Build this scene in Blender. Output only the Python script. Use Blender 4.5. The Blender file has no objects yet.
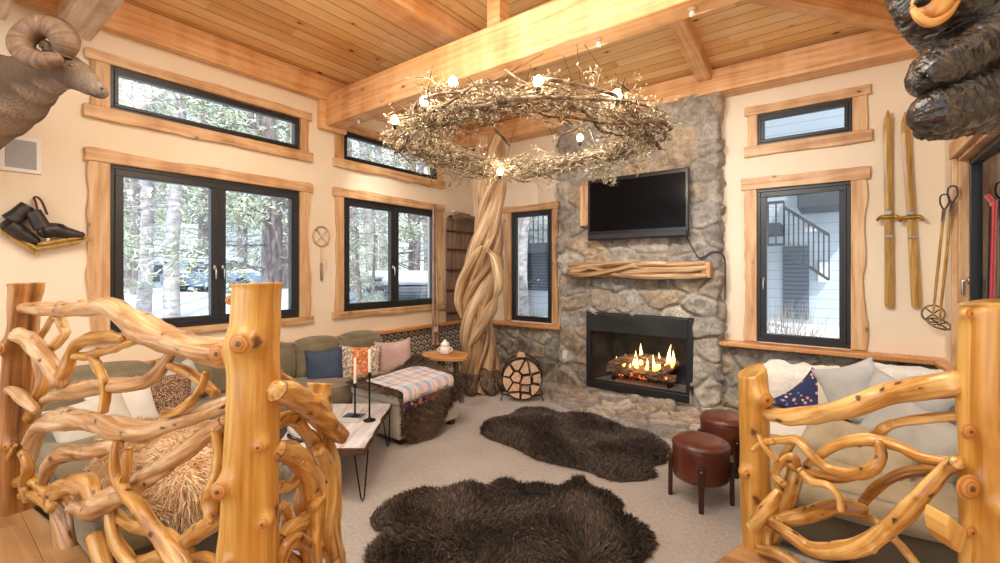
import bpy, bmesh, math, random
import numpy as np
from mathutils import Vector, Matrix, noise, Quaternion
PI = math.pi
SC = bpy.context.scene
COL = SC.collection
# ------------------------------------------------------------------ camera
FPX = 450.0; CX = 500.0; HY = 270.0; H = 1.65
YAW = math.atan2(340.0, 450.0)
FW = Vector((-math.sin(YAW), math.cos(YAW), 0)); RT = Vector((math.cos(YAW), math.sin(YAW), 0))
EYE = Vector((0, 0, H))
def ray(px, py): return FW + RT*((px-CX)/FPX) + Vector((0, 0, (HY-py)/FPX))
def P(px, py, d): return EYE + ray(px, py)*d
def XP(px, py, x): r = ray(px, py); return EYE + r*(x/r.x)
def YP(px, py, y): r = ray(px, py); return EYE + r*(y/r.y)
def ZP(px, py, z): r = ray(px, py); return EYE + r*((z-H)/r.z)
cd = bpy.data.cameras.new('camera'); cam = bpy.data.objects.new('camera', cd); COL.objects.link(cam)
cam.location = EYE; cam.rotation_euler = (PI/2, 0, YAW)
cd.sensor_width = 36; cd.lens = 36*FPX/1000; cd.shift_y = -(281.5-HY)/1000; cd.clip_start = .02; cd.clip_end = 300
SC.camera = cam
# ------------------------------------------------------------------ colour, materials
def lin(c): return c/12.92 if c <= .04045 else ((c+.055)/1.055)**2.4
def C(r, g, b): return (lin(r/255), lin(g/255), lin(b/255), 1)
class NT:
    def __init__(s, m): s.m = m; s.t = m.node_tree; s.b = s.t.nodes['Principled BSDF']; s._c = None
    def n(s, typ, **kw):
        o = s.t.nodes.new('ShaderNode'+typ)
        for k, v in kw.items(): setattr(o, k, v)
        return o
    def l(s, a, b): s.t.links.new(a, b)
    def put(s, sock, v):
        if isinstance(v, bpy.types.NodeSocket): s.l(v, sock)
        elif v is not None:
            sock.default_value = v
    def co(s, k='Object'):
        if s._c is None: s._c = s.n('TexCoord')
        return s._c.outputs[k]
    def map(s, v, sc=(1,1,1), rot=(0,0,0), loc=(0,0,0)):
        o = s.n('Mapping'); s.l(v, o.inputs[0]); o.inputs['Scale'].default_value = sc
        o.inputs['Rotation'].default_value = rot; o.inputs['Location'].default_value = loc; return o.outputs[0]
    def noise(s, v, scale=5, detail=3, rough=.55, dist=0):
        o = s.n('TexNoise'); s.put(o.inputs['Vector'], v); o.inputs['Scale'].default_value = scale
        o.inputs['Detail'].default_value = detail; o.inputs['Roughness'].default_value = rough; o.inputs['Distortion'].default_value = dist
        return o.outputs[0]
    def vor(s, v, scale=5, feat='F1', out='Distance', rnd=1):
        o = s.n('TexVoronoi', feature=feat); s.put(o.inputs['Vector'], v); o.inputs['Scale'].default_value = scale
        o.inputs['Randomness'].default_value = rnd; return o.outputs[out]
    def wave(s, v, scale=5, dist=2, detail=2, typ='BANDS', d='X', ds=1):
        o = s.n('TexWave', wave_type=typ); 
        if typ == 'BANDS': o.bands_direction = d
        else: o.rings_direction = d
        s.put(o.inputs['Vector'], v); o.inputs['Scale'].default_value = scale; o.inputs['Distortion'].default_value = dist
        o.inputs['Detail'].default_value = detail; o.inputs['Detail Scale'].default_value = ds; return o.outputs['Fac']
    def white(s, v, dim='1D'):
        o = s.n('TexWhiteNoise', noise_dimensions=dim); s.put(o.inputs['W' if dim == '1D' else 'Vector'], v); return o.outputs['Value']
    def ramp(s, f, stops, interp='LINEAR'):
        o = s.n('ValToRGB'); s.put(o.inputs[0], f); r = o.color_ramp; r.interpolation = interp
        while len(r.elements) < len(stops): r.elements.new(.5)
        for e, (p, c) in zip(r.elements, stops):
            e.position = p; e.color = c if not isinstance(c, (int, float)) else (c, c, c, 1)
        return o.outputs[0]
    def mix(s, f, a, b, mode='MIX'):
        o = s.n('Mix', data_type='RGBA', blend_type=mode); s.put(o.inputs[0], f); s.put(o.inputs[6], a); s.put(o.inputs[7], b); return o.outputs[2]
    def math(s, op, a, b=None, c=None):
        o = s.n('Math', operation=op); s.put(o.inputs[0], a)
        if b is not None: s.put(o.inputs[1], b)
        if c is not None: s.put(o.inputs[2], c)
        return o.outputs[0]
    def sep(s, v):
        o = s.n('SeparateXYZ'); s.l(v, o.inputs[0]); return o.outputs
    def comb(s, x=0, y=0, z=0):
        o = s.n('CombineXYZ'); s.put(o.inputs[0], x); s.put(o.inputs[1], y); s.put(o.inputs[2], z); return o.outputs[0]
    def attr(s, name, out='Color'):
        o = s.n('Attribute', attribute_name=name); return o.outputs[out]
    def rnd(s): return s.n('ObjectInfo').outputs['Random']
    def bump(s, h, st=.3, dist=.02):
        o = s.n('Bump'); s.put(o.inputs['Height'], h); o.inputs['Strength'].default_value = st; o.inputs['Distance'].default_value = dist
        s.l(o.outputs[0], s.b.inputs['Normal'])
    def col(s, v): s.put(s.b.inputs['Base Color'], v)
def mat(name, col=None, rough=.6, metal=0, f=None, coat=0, sheen=0, spec=None, emit=None, es=1, trans=0):
    m = bpy.data.materials.new(name); m.use_nodes = True; n = NT(m); b = n.b
    if col: b.inputs['Base Color'].default_value = col
    b.inputs['Roughness'].default_value = rough; b.inputs['Metallic'].default_value = metal
    b.inputs['Coat Weight'].default_value = coat; b.inputs['Coat Roughness'].default_value = .15
    b.inputs['Sheen Weight'].default_value = sheen
    if spec is not None: b.inputs['Specular IOR Level'].default_value = spec
    if emit: b.inputs['Emission Color'].default_value = emit; b.inputs['Emission Strength'].default_value = es
    if trans: b.inputs['Transmission Weight'].default_value = trans
    if f: f(n)
    return m
# ------------------------------------------------------------------ mesh builder
def catmull(pts, rad, step):
    n = len(pts); op = []; orr = []
    for i in range(n-1):
        p0 = pts[max(i-1,0)]; p1 = pts[i]; p2 = pts[i+1]; p3 = pts[min(i+2,n-1)]
        r1, r2 = rad[i], rad[i+1]
        L = (p2-p1).length; k = max(1, int(math.ceil(L/step)))
        for j in range(k):
            t = j/k; t2 = t*t; t3 = t2*t
            op.append(.5*((2*p1)+(p2-p0)*t+(2*p0-5*p1+4*p2-p3)*t2+(3*p1-p0-3*p2+p3)*t3))
            tt = t*t*(3-2*t); orr.append(r1+(r2-r1)*tt)
    op.append(pts[-1].copy()); orr.append(rad[-1])
    return op, orr
class MB:
    def __init__(s): s.v = []; s.f = []; s.uv = []; s.M = None; s.att = []
    def pt(s, p):
        p = Vector(p)
        if s.M is not None: p = s.M @ p
        s.v.append((p.x, p.y, p.z)); return len(s.v)-1
    def face(s, idx, uv=None): s.f.append(tuple(idx)); s.uv.append(uv)
    def quad(s, a, b, c, d, uv=None): s.face([s.pt(a), s.pt(b), s.pt(c), s.pt(d)], uv)
    def box(s, x0, x1, y0, y1, z0, z1):
        i = [s.pt(p) for p in ((x0,y0,z0),(x1,y0,z0),(x1,y1,z0),(x0,y1,z0),(x0,y0,z1),(x1,y0,z1),(x1,y1,z1),(x0,y1,z1))]
        lx, ly, lz = x1-x0, y1-y0, z1-z0
        for q, a, b in (((1,0,3,2),lx,ly),((4,5,6,7),lx,ly),((0,1,5,4),lx,lz),((1,2,6,5),ly,lz),((2,3,7,6),lx,lz),((3,0,4,7),ly,lz)):
            s.face([i[k] for k in q], [(0,0),(a,0),(a,b),(0,b)])
        return s
    def beam(s, a, b, w, h, up=(0,0,1)):
        a = Vector(a); b = Vector(b); d = (b-a).normalized(); sd = d.cross(Vector(up)).normalized(); u = sd.cross(d)
        L = (b-a).length; old = s.M; m = Matrix((( d.x, sd.x, u.x, a.x),(d.y, sd.y, u.y, a.y),(d.z, sd.z, u.z, a.z),(0,0,0,1)))
        s.M = m if old is None else old @ m
        s.box(0, L, -w/2, w/2, -h/2, h/2); s.M = old; return s
    def tube(s, pts, rad, n=10, step=None, wob=0., seed=0, cap='dome', twist=0., fl=0., fln=5, knots=(), disp=None):
        pts = [Vector(p) for p in pts]
        if isinstance(rad, (int, float)): rad = [rad]*len(pts)
        if step: pts, rad = catmull(pts, list(rad), step)
        m = len(pts); tg = []
        for i in range(m):
            t = pts[min(i+1,m-1)]-pts[max(i-1,0)]
            tg.append(t.normalized() if t.length > 1e-9 else Vector((0,0,1)))
        nrm = tg[0].orthogonal().normalized(); L = 0; rings = []; vs = []
        av = sum(rad)/m
        so = Vector((seed*7.31, seed*3.7, seed*1.9))
        for i in range(m):
            if i:
                L += (pts[i]-pts[i-1]).length
                q = tg[i-1].rotation_difference(tg[i]); nrm = (q @ nrm); nrm = (nrm-tg[i]*nrm.dot(tg[i])).normalized()
            bn = tg[i].cross(nrm); ring = []
            for k in range(n):
                a = 2*PI*k/n+twist*L; dr = nrm*math.cos(a)+bn*math.sin(a); r = rad[i]
                if wob: r *= 1+wob*noise.noise(Vector((math.cos(a)*1.1, math.sin(a)*1.1, L/(av*5)))+so)+.4*wob*noise.noise(Vector((math.cos(a)*2.6, math.sin(a)*2.6, L/(av*2)))+so)
                if fl: r *= 1+fl*math.cos(fln*(2*PI*k/n))
                if disp: r += disp(a, L)
                p = pts[i]+dr*r
                for kp, kr, kh in knots:
                    dd = (p-kp).length
                    if dd < kr*2: p = p+dr*kh*math.exp(-(dd/kr)**2*2)
                ring.append(s.pt(p))
            rings.append(ring); vs.append(L)
        c = 2*PI*av
        for i in range(m-1):
            for k in range(n):
                k2 = (k+1) % n; u0 = k/n*c; u1 = (k+1)/n*c
                s.face((rings[i][k], rings[i][k2], rings[i+1][k2], rings[i+1][k]), [(u0,vs[i]),(u1,vs[i]),(u1,vs[i+1]),(u0,vs[i+1])])
        if cap:
            for e, sg in ((0,-1),(m-1,1)):
                base = rings[e]; v0 = vs[e]
                if cap == 'dome':
                    for sc_, of in ((.8,.32),(.45,.55)):
                        nr = []
                        for k in range(n):
                            b0 = Vector(s.v[rings[e][k]]) ; 
                            ctr = pts[e] if s.M is None else s.M @ pts[e]
                            tv = tg[e] if s.M is None else (s.M.to_3x3() @ tg[e]).normalized()
                            q = ctr+(b0-ctr)*sc_+tv*sg*rad[e]*of; s.v.append(tuple(q)); nr.append(len(s.v)-1)
                        for k in range(n):
                            k2 = (k+1) % n; s.face((base[k], base[k2], nr[k2], nr[k]), [(k/n*c,v0),((k+1)/n*c,v0),((k+1)/n*c,v0+.01),(k/n*c,v0+.01)])
                        base = nr
                    s.face(base, [(k/n*c*.3, v0+.02) for k in range(n)])
                else:
                    s.face(base if sg > 0 else base[::-1], [(.05*math.cos(2*PI*k/n), .05*math.sin(2*PI*k/n)) for k in range(n)])
        return s
    def lathe(s, prof, n=20, c=(0,0,0)):
        rings = []
        for r, z in prof:
            rings.append([s.pt((c[0]+r*math.cos(2*PI*k/n), c[1]+r*math.sin(2*PI*k/n), c[2]+z)) for k in range(n)])
        for i in range(len(rings)-1):
            for k in range(n):
                k2 = (k+1) % n; s.face((rings[i][k], rings[i][k2], rings[i+1][k2], rings[i+1][k]))
        s.face(rings[0][::-1]); s.face(rings[-1]); return s
    def prism(s, poly, y0, y1):            # poly in local x,z, extruded along local y
        a = [s.pt((x, y0, z)) for x, z in poly]; b = [s.pt((x, y1, z)) for x, z in poly]; n = len(poly)
        s.face(a, [(x,z) for x,z in poly]); s.face(b[::-1], [(x,z) for x,z in poly[::-1]])
        for i in range(n):
            j = (i+1) % n; s.face((a[i], b[i], b[j], a[j]), [(poly[i][0],poly[i][1]),(poly[i][0],poly[i][1]+.02),(poly[j][0],poly[j][1]+.02),(poly[j][0],poly[j][1])])
        return s
    def slab(s, poly, z0, z1):             # poly in x,y
        a = [s.pt((x, y, z0)) for x, y in poly]; b = [s.pt((x, y, z1)) for x, y in poly]; n = len(poly)
        s.face(a[::-1], [(x,y) for x,y in poly[::-1]]); s.face(b, [(x,y) for x,y in poly])
        for i in range(n):
            j = (i+1) % n; s.face((a[i], a[j], b[j], b[i]), [(0,0),(1,0),(1,.1),(0,.1)])
        return s
    def grid(s, fn, nu, nv, uvs=(1,1)):
        idx = [[s.pt(fn(i/nu, j/nv)) for j in range(nv+1)] for i in range(nu+1)]
        for i in range(nu):
            for j in range(nv):
                s.face((idx[i][j], idx[i+1][j], idx[i+1][j+1], idx[i][j+1]), [(i/nu*uvs[0],j/nv*uvs[1]),((i+1)/nu*uvs[0],j/nv*uvs[1]),((i+1)/nu*uvs[0],(j+1)/nv*uvs[1]),(i/nu*uvs[0],(j+1)/nv*uvs[1])])
        return idx
    def ball(s, c, r, n=10, m=6, wob=0, seed=0):
        if isinstance(r, (int, float)): r = (r, r, r)
        rings = []
        for i in range(1, m):
            t = PI*i/m; ring = []
            for k in range(n):
                a = 2*PI*k/n; d = Vector((math.sin(t)*math.cos(a), math.sin(t)*math.sin(a), math.cos(t)))
                w = 1+wob*noise.noise(d*1.8+Vector((seed,0,0))) if wob else 1
                ring.append(s.pt((c[0]+d.x*r[0]*w, c[1]+d.y*r[1]*w, c[2]+d.z*r[2]*w)))
            rings.append(ring)
        top = s.pt((c[0],c[1],c[2]+r[2])); bot = s.pt((c[0],c[1],c[2]-r[2]))
        for k in range(n):
            k2 = (k+1) % n; s.face((top, rings[0][k], rings[0][k2])); s.face((bot, rings[-1][k2], rings[-1][k]))
            for i in range(m-2): s.face((rings[i][k], rings[i+1][k], rings[i+1][k2], rings[i][k2]))
        return s
    def soft(s, x0, x1, y0, y1, z0, z1, r=.06, n=9, puff=.02, seed=0, nz=.006):
        c = Vector(((x0+x1)/2,(y0+y1)/2,(z0+z1)/2)); h = Vector((abs(x1-x0)/2,abs(y1-y0)/2,abs(z1-z0)/2)); cache = {}
        def put(a):
            key = tuple(round(t,5) for t in a)
            if key in cache: return cache[key]
            p = Vector((a[0]*h.x, a[1]*h.y, a[2]*h.z)); rr = min(r, h.x, h.y, h.z)
            q = Vector((max(-h.x+rr,min(h.x-rr,p.x)), max(-h.y+rr,min(h.y-rr,p.y)), max(-h.z+rr,min(h.z-rr,p.z))))
            d = p-q; nn = d.normalized() if d.length > 1e-6 else p.normalized()
            o = q+nn*rr if d.length > 1e-6 else p
            e = (1-a[0]**2*(abs(a[0])<.999))*(1-a[1]**2*(abs(a[1])<.999))*(1-a[2]**2*(abs(a[2])<.999))
            o = o+nn*puff*e + nn*nz*noise.noise(p*6+Vector((seed,seed*2,0)))
            cache[key] = s.pt(c+o); return cache[key]
        # rounder parameter spacing near the edges
        g = [math.sin((i/n-.5)*PI) for i in range(n+1)]
        for ax in range(3):
            for sg in (-1, 1):
                for i in range(n):
                    for j in range(n):
                        q = []
                        for (u, v) in ((i,j),(i+1,j),(i+1,j+1),(i,j+1)):
                            a = [0,0,0]; a[ax] = sg; a[(ax+1)%3] = g[u]; a[(ax+2)%3] = g[v]; q.append(put(a))
                        if sg < 0: q = q[::-1]
                        L = [h.x*2,h.y*2,h.z*2]; lu, lv = L[(ax+1)%3], L[(ax+2)%3]
                        uv = [(g[i]*lu/2,g[j]*lv/2),(g[i+1]*lu/2,g[j]*lv/2),(g[i+1]*lu/2,g[j+1]*lv/2),(g[i]*lu/2,g[j+1]*lv/2)]
                        s.face(q, uv if sg > 0 else uv[::-1])
        return s
    def add_np(s, V, F, att=None):
        o = len(s.v); s.v.extend(map(tuple, V.tolist())); s.f.extend(map(tuple, (F+o).tolist())); s.uv.extend([None]*len(F))
        if att is not None:
            s.att += [.5]*(o-len(s.att)); s.att += att.tolist()
    def build(s, name, m, parent=None, smooth=True, bevel=0, label=None, cat=None, group=None, kind=None, sub=0, seg=2):
        me = bpy.data.meshes.new(name); me.from_pydata(s.v, [], s.f)
        if any(u is not None for u in s.uv):
            ul = me.uv_layers.new(name='UVMap'); dat = []
            for f, u in zip(s.f, s.uv):
                if u is None: dat.extend([0.0]*(2*len(f)))
                else:
                    for a in u: dat.extend((a[0], a[1]))
            ul.data.foreach_set('uv', dat)
        if s.att:
            s.att += [.5]*(len(s.v)-len(s.att))
            at = me.attributes.new('shade', 'FLOAT', 'POINT'); at.data.foreach_set('value', s.att)
        me.materials.append(m)
        if smooth: me.polygons.foreach_set('use_smooth', [True]*len(me.polygons))
        me.update()
        o = bpy.data.objects.new(name, me); COL.objects.link(o)
        if parent: attach(o, parent)
        if bevel:
            b = o.modifiers.new('b', 'BEVEL'); b.width = bevel; b.segments = seg; b.limit_method = 'ANGLE'; b.angle_limit = .6
            if smooth: o.modifiers.new('w', 'WEIGHTED_NORMAL')
        if sub:
            b = o.modifiers.new('s', 'SUBSURF'); b.levels = sub; b.render_levels = sub
        tag(o, label, cat, group, kind); return o
def tag(o, label=None, cat=None, group=None, kind=None):
    if label: o['label'] = label
    if cat: o['category'] = cat
    if group: o['group'] = group
    if kind: o['kind'] = kind
    return o
def attach(o, parent):
    o.parent = parent; o.matrix_parent_inverse = Matrix.Translation(parent.location).inverted() if parent.rotation_euler[2] == 0 else parent.matrix_basis.inverted()
def empty(name, loc, label=None, cat=None, group=None, kind=None):
    o = bpy.data.objects.new(name, None); COL.objects.link(o); o.location = loc; o.empty_display_size = .1
    return tag(o, label, cat, group, kind)
def copy_thing(o, loc=None, rotz=None, label=None, scale=None):
    c = o.copy(); COL.objects.link(c)
    if loc is not None: c.location = loc
    if rotz is not None: c.rotation_euler = (0, 0, rotz)
    if scale is not None: c.scale = scale if not isinstance(scale, (int, float)) else (scale,)*3
    if label: c['label'] = label
    for ch in list(o.children):
        k = ch.copy(); COL.objects.link(k); k.parent = c; k.matrix_parent_inverse = ch.matrix_parent_inverse.copy()
        for g in list(ch.children):
            d = g.copy(); COL.objects.link(d); d.parent = k; d.matrix_parent_inverse = g.matrix_parent_inverse.copy()
    return c
def fur(mb, Pn, Nn, length, width, seed=0, lean=None, jit=.6, curl=.5, lvar=.4):
    """strands as narrow tapered blades on points Pn with normals Nn"""
    rg = np.random.default_rng(seed); n = len(Pn)
    d = Nn+rg.normal(0, jit, (n,3))*.6
    if lean is not None: d = d+lean
    d /= np.linalg.norm(d, axis=1)[:,None]
    L = length*(1-lvar+2*lvar*rg.random(n))[:,None]
    t = np.cross(d, rg.normal(0,1,(n,3))); t /= np.linalg.norm(t, axis=1)[:,None]
    w = width*(.6+.8*rg.random(n))[:,None]
    d2 = d+rg.normal(0,1,(n,3))*curl*.5
    if lean is not None: d2 = d2+lean*.8
    d2 /= np.linalg.norm(d2, axis=1)[:,None]
    a = Pn-t*w/2; b = Pn+t*w/2; mid = Pn+d*L*.55; c = mid-t*w*.38; e = mid+t*w*.38; tip = mid+d2*L*.5
    V = np.stack([a,b,c,e,tip],1).reshape(-1,3)
    base = (np.arange(n)*5)[:,None]
    F = np.concatenate([base+np.array([[0,1,3]]), base+np.array([[0,3,2]]), base+np.array([[2,3,4]])])
    mb.add_np(V, F, np.repeat(rg.random(n), 5))
def fur_on_mesh(mb, count, length, width, seed=0, lean=None, faces=None, lump=0, ref=None, **kw):
    """scatter strands over the triangles already in the builder"""
    V = np.array(mb.v); tr = []
    for f in (mb.f if faces is None else [mb.f[i] for i in faces]):
        for k in range(1, len(f)-1): tr.append((f[0], f[k], f[k+1]))
    T = V[np.array(tr)]; cr = np.cross(T[:,1]-T[:,0], T[:,2]-T[:,0]); ar = np.linalg.norm(cr, axis=1); nn = cr/np.maximum(ar,1e-12)[:,None]
    rg = np.random.default_rng(seed+5); ix = rg.choice(len(tr), count, p=ar/ar.sum())
    u = rg.random(count); v = rg.random(count); fl = u+v > 1; u[fl] = 1-u[fl]; v[fl] = 1-v[fl]
    Pn = T[ix,0]+(T[ix,1]-T[ix,0])*u[:,None]+(T[ix,2]-T[ix,0])*v[:,None]; Nn = nn[ix]
    if ref is not None: Nn[(Nn@np.array(ref, float)) < 0] *= -1
    le = np.zeros((count,3)) if lean is None else np.tile(np.array(lean, float), (count,1))
    if lump:
        fq = 7.0
        le = le+lump*np.stack([np.sin(Pn[:,0]*fq+2*np.sin(Pn[:,1]*fq*.7))*np.cos(Pn[:,1]*fq), np.cos(Pn[:,1]*fq*1.1+2*np.sin(Pn[:,0]*fq*.8)), .3*np.sin(Pn[:,0]*9+Pn[:,1]*11)],1)
    fur(mb, Pn, Nn, length, width, seed, le, **kw)
def wmat(o, a, n):                         # local x along a, local y along n (into the room), local z up
    a = Vector(a); n = Vector(n); o = Vector(o)
    return Matrix(((a.x,n.x,0,o.x),(a.y,n.y,0,o.y),(a.z,n.z,1,o.z),(0,0,0,1)))
def live_board(mb, x0, x1, z0, z1, y0, y1, sides='', amp=.02, seed=0):
    """board whose named sides (l r t b) follow a live edge"""
    poly = []
    def edge(p, q, nrm, on, ph):
        L = math.hypot(q[0]-p[0], q[1]-p[1]); k = max(2, int(L/.04)) if on else 1
        for i in range(k):
            t = i/k; x = p[0]+(q[0]-p[0])*t; z = p[1]+(q[1]-p[1])*t; o = 0
            if on and 0 < i:
                o = amp*(noise.noise(Vector((t*L*2.3, ph, seed*3.3)))*1.1+.45*noise.noise(Vector((t*L*6, ph+5, seed*1.7))))
                o += amp*1.2*max(0,noise.noise(Vector((t*L*3.3, ph+9, seed)))-.3)
            poly.append((x+nrm[0]*o, z+nrm[1]*o))
    edge((x0,z0),(x1,z0),(0,-1),'b' in sides,1.1); edge((x1,z0),(x1,z1),(1,0),'r' in sides,2.2)
    edge((x1,z1),(x0,z1),(0,1),'t' in sides,3.3); edge((x0,z1),(x0,z0),(-1,0),'l' in sides,4.4)
    mb.prism(poly, y0, y1)
# ------------------------------------------------------------------ materials
def knot_r(n):
    w = n.noise(n.co(), 60, 2); return n.math('ADD', n.sep(n.co('UV'))[0], n.math('MULTIPLY', n.math('SUBTRACT', w, .5), .22))
def wood_uv(n, cols, sx=28, sy=1.6, knot=(5,1.6), kcol=C(92,48,18), bump=.25, kth=.16, krand=.55, co='UV', mapsc=None, spots=True, seedrot=0):
    uv = n.co(co) if isinstance(co, str) else co
    r = n.comb(n.math('MULTIPLY', n.rnd(), 37.0), n.math('MULTIPLY', n.rnd(), 91.0), 0)
    va = n.n('VectorMath', operation='ADD'); n.l(uv, va.inputs[0]); n.l(r, va.inputs[1]); v = va.outputs[0]
    g = n.noise(n.map(v, (sx,sy,sx)), 1.0, 4, .6, .6)
    g2 = n.noise(n.map(v, (4,.7,4)), 1.0, 2)
    f = n.math('ADD', n.math('MULTIPLY', g, .65), n.math('MULTIPLY', g2, .45))
    c = n.ramp(f, [(.40,cols[0]),(.54,cols[1]),(.68,cols[2])])
    h = g
    if spots:
        wn = n.n('TexNoise'); n.l(v, wn.inputs['Vector']); wn.inputs['Scale'].default_value = 34; ws = n.n('VectorMath', operation='SCALE'); n.l(wn.outputs['Color'], ws.inputs[0]); ws.inputs['Scale'].default_value = .035
        wa = n.n('VectorMath', operation='ADD'); n.l(v, wa.inputs[0]); n.l(ws.outputs[0], wa.inputs[1])
        kv = n.map(wa.outputs[0], (knot[0],knot[1],knot[0])); kd = n.vor(kv, 1.0)
        kr = n.sep(n.vor(kv, 1.0, out='Color'))[0]
        on = n.math('GREATER_THAN', kr, krand)
        k = n.math('MULTIPLY', n.ramp(kd, [(0,1.0),(kth*.55,.85),(kth,0.0)]), on)
        halo = n.math('MULTIPLY', n.ramp(kd, [(0,1.0),(kth*2.2,0.0)]), n.math('MULTIPLY', on, .35))
        c = n.mix(halo, c, kcol); c = n.mix(k, c, tuple(x*.45 for x in kcol[:3])+(1,))
        h = n.math('SUBTRACT', g, n.math('MULTIPLY', k, .8))
    n.col(c); n.bump(h, bump, .01); return c
M_log = mat('varnished_log', rough=.3, coat=.35, f=lambda n: wood_uv(n, [C(164,108,38),C(202,150,68),C(224,186,110)], sx=22, sy=1.1, knot=(9,6), kth=.17, krand=.55, bump=.15, kcol=C(120,70,30)))
M_branch = mat('varnished_branch', rough=.3, coat=.4, f=lambda n: wood_uv(n, [C(128,78,28),C(196,142,66),C(230,194,126)], sx=34, sy=3, knot=(24,15), kth=.26, krand=.6, bump=.4, kcol=C(92,50,22)))
M_branch_grey = mat('weathered_branch', rough=.35, coat=.3, f=lambda n: wood_uv(n, [C(128,88,52),C(196,152,104),C(232,206,168)], sx=38, sy=3, knot=(24,14), kth=.26, krand=.6, bump=.45, kcol=C(84,52,30)))
M_drift = mat('driftwood', rough=.45, f=lambda n: wood_uv(n, [C(98,62,34),C(186,148,104),C(230,208,172)], sx=60, sy=1.6, knot=(6,2), kth=.12, krand=.75, bump=.6))
M_oldlog = mat('old_streaked_log', rough=.35, coat=.3, f=lambda n: wood_uv(n, [C(84,48,20),C(160,106,52),C(216,172,110)], sx=22, sy=.8, knot=(8,5), kth=.16, krand=.6, bump=.4, kcol=C(92,54,26)))
M_casing = mat('pine_casing', rough=.5, f=lambda n: wood_uv(n, [C(172,122,76),C(206,162,116),C(226,192,148)], sx=20, sy=1.6, knot=(9,5), kth=.14, krand=.7, bump=.12, kcol=C(120,70,36)))
M_casing_h = mat('pine_casing_level', rough=.5, f=lambda n: wood_uv(n, [C(172,122,76),C(206,162,116),C(226,192,148)], sx=1.6, sy=20, knot=(5,9), kth=.14, krand=.7, bump=.12, kcol=C(120,70,36)))
M_ledge = mat('pine_ledge', rough=.35, coat=.2, f=lambda n: wood_uv(n, [C(170,98,46),C(208,144,84),C(228,176,120)], sx=4, sy=24, knot=(4,9), kth=.14, krand=.65, bump=.12))
M_beam = mat('fir_beam', rough=.5, f=lambda n: wood_uv(n, [C(196,138,82),C(222,170,116),C(236,194,146)], sx=1.2, sy=22, knot=(2.6,7), kth=.1, krand=.7, bump=.08))
M_bark_light = mat('pale_beam', rough=.6, f=lambda n: wood_uv(n, [C(180,150,118),C(216,190,160),C(236,214,190)], sx=1.2, sy=18, knot=(3,6), kth=.1, krand=.7, bump=.08))
def plank_mat(n, w, cols, gap=.035, knots=True, seam=2.4, kth=.12):
    s = n.sep(n.co('UV')); u, v = s[0], s[1]
    vi = n.math('DIVIDE', v, w); row = n.math('FLOOR', vi); fr = n.math('FRACT', vi)
    rr = n.white(row)
    uo = n.math('ADD', u, n.math('MULTIPLY', rr, 7.0)); seg = n.math('FLOOR', n.math('DIVIDE', uo, seam))
    r2 = n.white(n.comb(row, seg, 0), '3D')
    vec = n.comb(n.math('ADD', uo, n.math('MULTIPLY', r2, 20)), n.math('ADD', v, n.math('MULTIPLY', r2, 9)), 0)
    g = n.noise(n.map(vec, (1.3,26,1)), 1.0, 4, .6, .8); big = n.noise(n.map(vec, (.8,5,1)), 1.0, 2)
    f = n.math('ADD', n.math('MULTIPLY', g, .5), n.math('ADD', n.math('MULTIPLY', big, .3), n.math('MULTIPLY', r2, .35)))
    c = n.ramp(f, [(.3,cols[0]),(.55,cols[1]),(.85,cols[2])])
    if knots:
        kv = n.map(vec, (3.4,7.5,1)); kd = n.vor(kv, 1.0); kr = n.sep(n.vor(kv, 1.0, out='Color'))[0]
        on = n.math('GREATER_THAN', kr, .5)
        k = n.math('MULTIPLY', n.ramp(kd, [(0,1.0),(kth*.7,.9),(kth,0.0)]), on); hal = n.math('MULTIPLY', n.ramp(kd, [(0,1.0),(kth*2.4,0.0)]), n.math('MULTIPLY', on, .4))
        c = n.mix(hal, c, C(150,84,34)); c = n.mix(k, c, C(84,44,18))
    e = n.math('MINIMUM', fr, n.math('SUBTRACT', 1.0, fr)); gv = n.ramp(e, [(0,0.0),(gap,1.0)])
    c = n.mix(gv, C(96,54,24), c); n.col(c); n.bump(gv, .6, .01)
M_ceiling = mat('ceiling_planks', rough=.27, coat=.35, f=lambda n: plank_mat(n, .135, [C(204,148,86),C(232,186,122),C(246,214,162)]))
M_landing = mat('landing_boards', rough=.35, f=lambda n: plank_mat(n, .13, [C(124,86,50),C(164,122,78),C(192,152,106)], gap=.012, knots=False, seam=.9))
def paint(n):
    g = n.noise(n.co(), 60, 3); n.col(n.ramp(n.noise(n.co(), 1.5, 3), [(.3,C(234,217,190)),(.7,C(240,226,203))])); n.bump(g, .08, .004)
M_wall = mat('cream_plaster', rough=.8, f=paint)
def carpet(n):
    a = n.noise(n.co(), 170, 3, .7); b = n.noise(n.co(), 38, 4, .65); c = n.noise(n.co(), 2.2, 3)
    f = n.math('ADD', n.math('MULTIPLY', a, .55), n.math('ADD', n.math('MULTIPLY', b, .35), n.math('MULTIPLY', c, .2)))
    n.col(n.ramp(f, [(.35,C(124,114,107)),(.52,C(172,162,155)),(.7,C(204,196,190))])); n.bump(n.math('ADD', a, b), .55, .012)
M_carpet = mat('beige_carpet', rough=.95, sheen=.2, f=carpet)
def stone(n):
    base = n.attr('Col'); o = n.co()
    sp = n.noise(o, 26, 6, .75); lc = n.noise(o, 7, 4, .6); sp2 = n.noise(o, 90, 3, .7)
    c = n.mix(n.ramp(sp, [(.34,.9),(.48,0.0)]), base, C(110,102,94)); c = n.mix(n.ramp(sp, [(.55,0.0),(.7,.75)]), c, C(208,200,188))
    c = n.mix(n.ramp(lc, [(.56,0.0),(.68,.28)]), c, C(160,126,94)); c = n.mix(n.ramp(sp2, [(.3,.5),(.45,0.0)]), c, C(92,84,76))
    n.col(c); n.bump(n.math('ADD', sp, n.math('MULTIPLY', sp2, .5)), .7, .02)
M_stone = mat('field_stone', rough=.85, f=stone)
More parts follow.
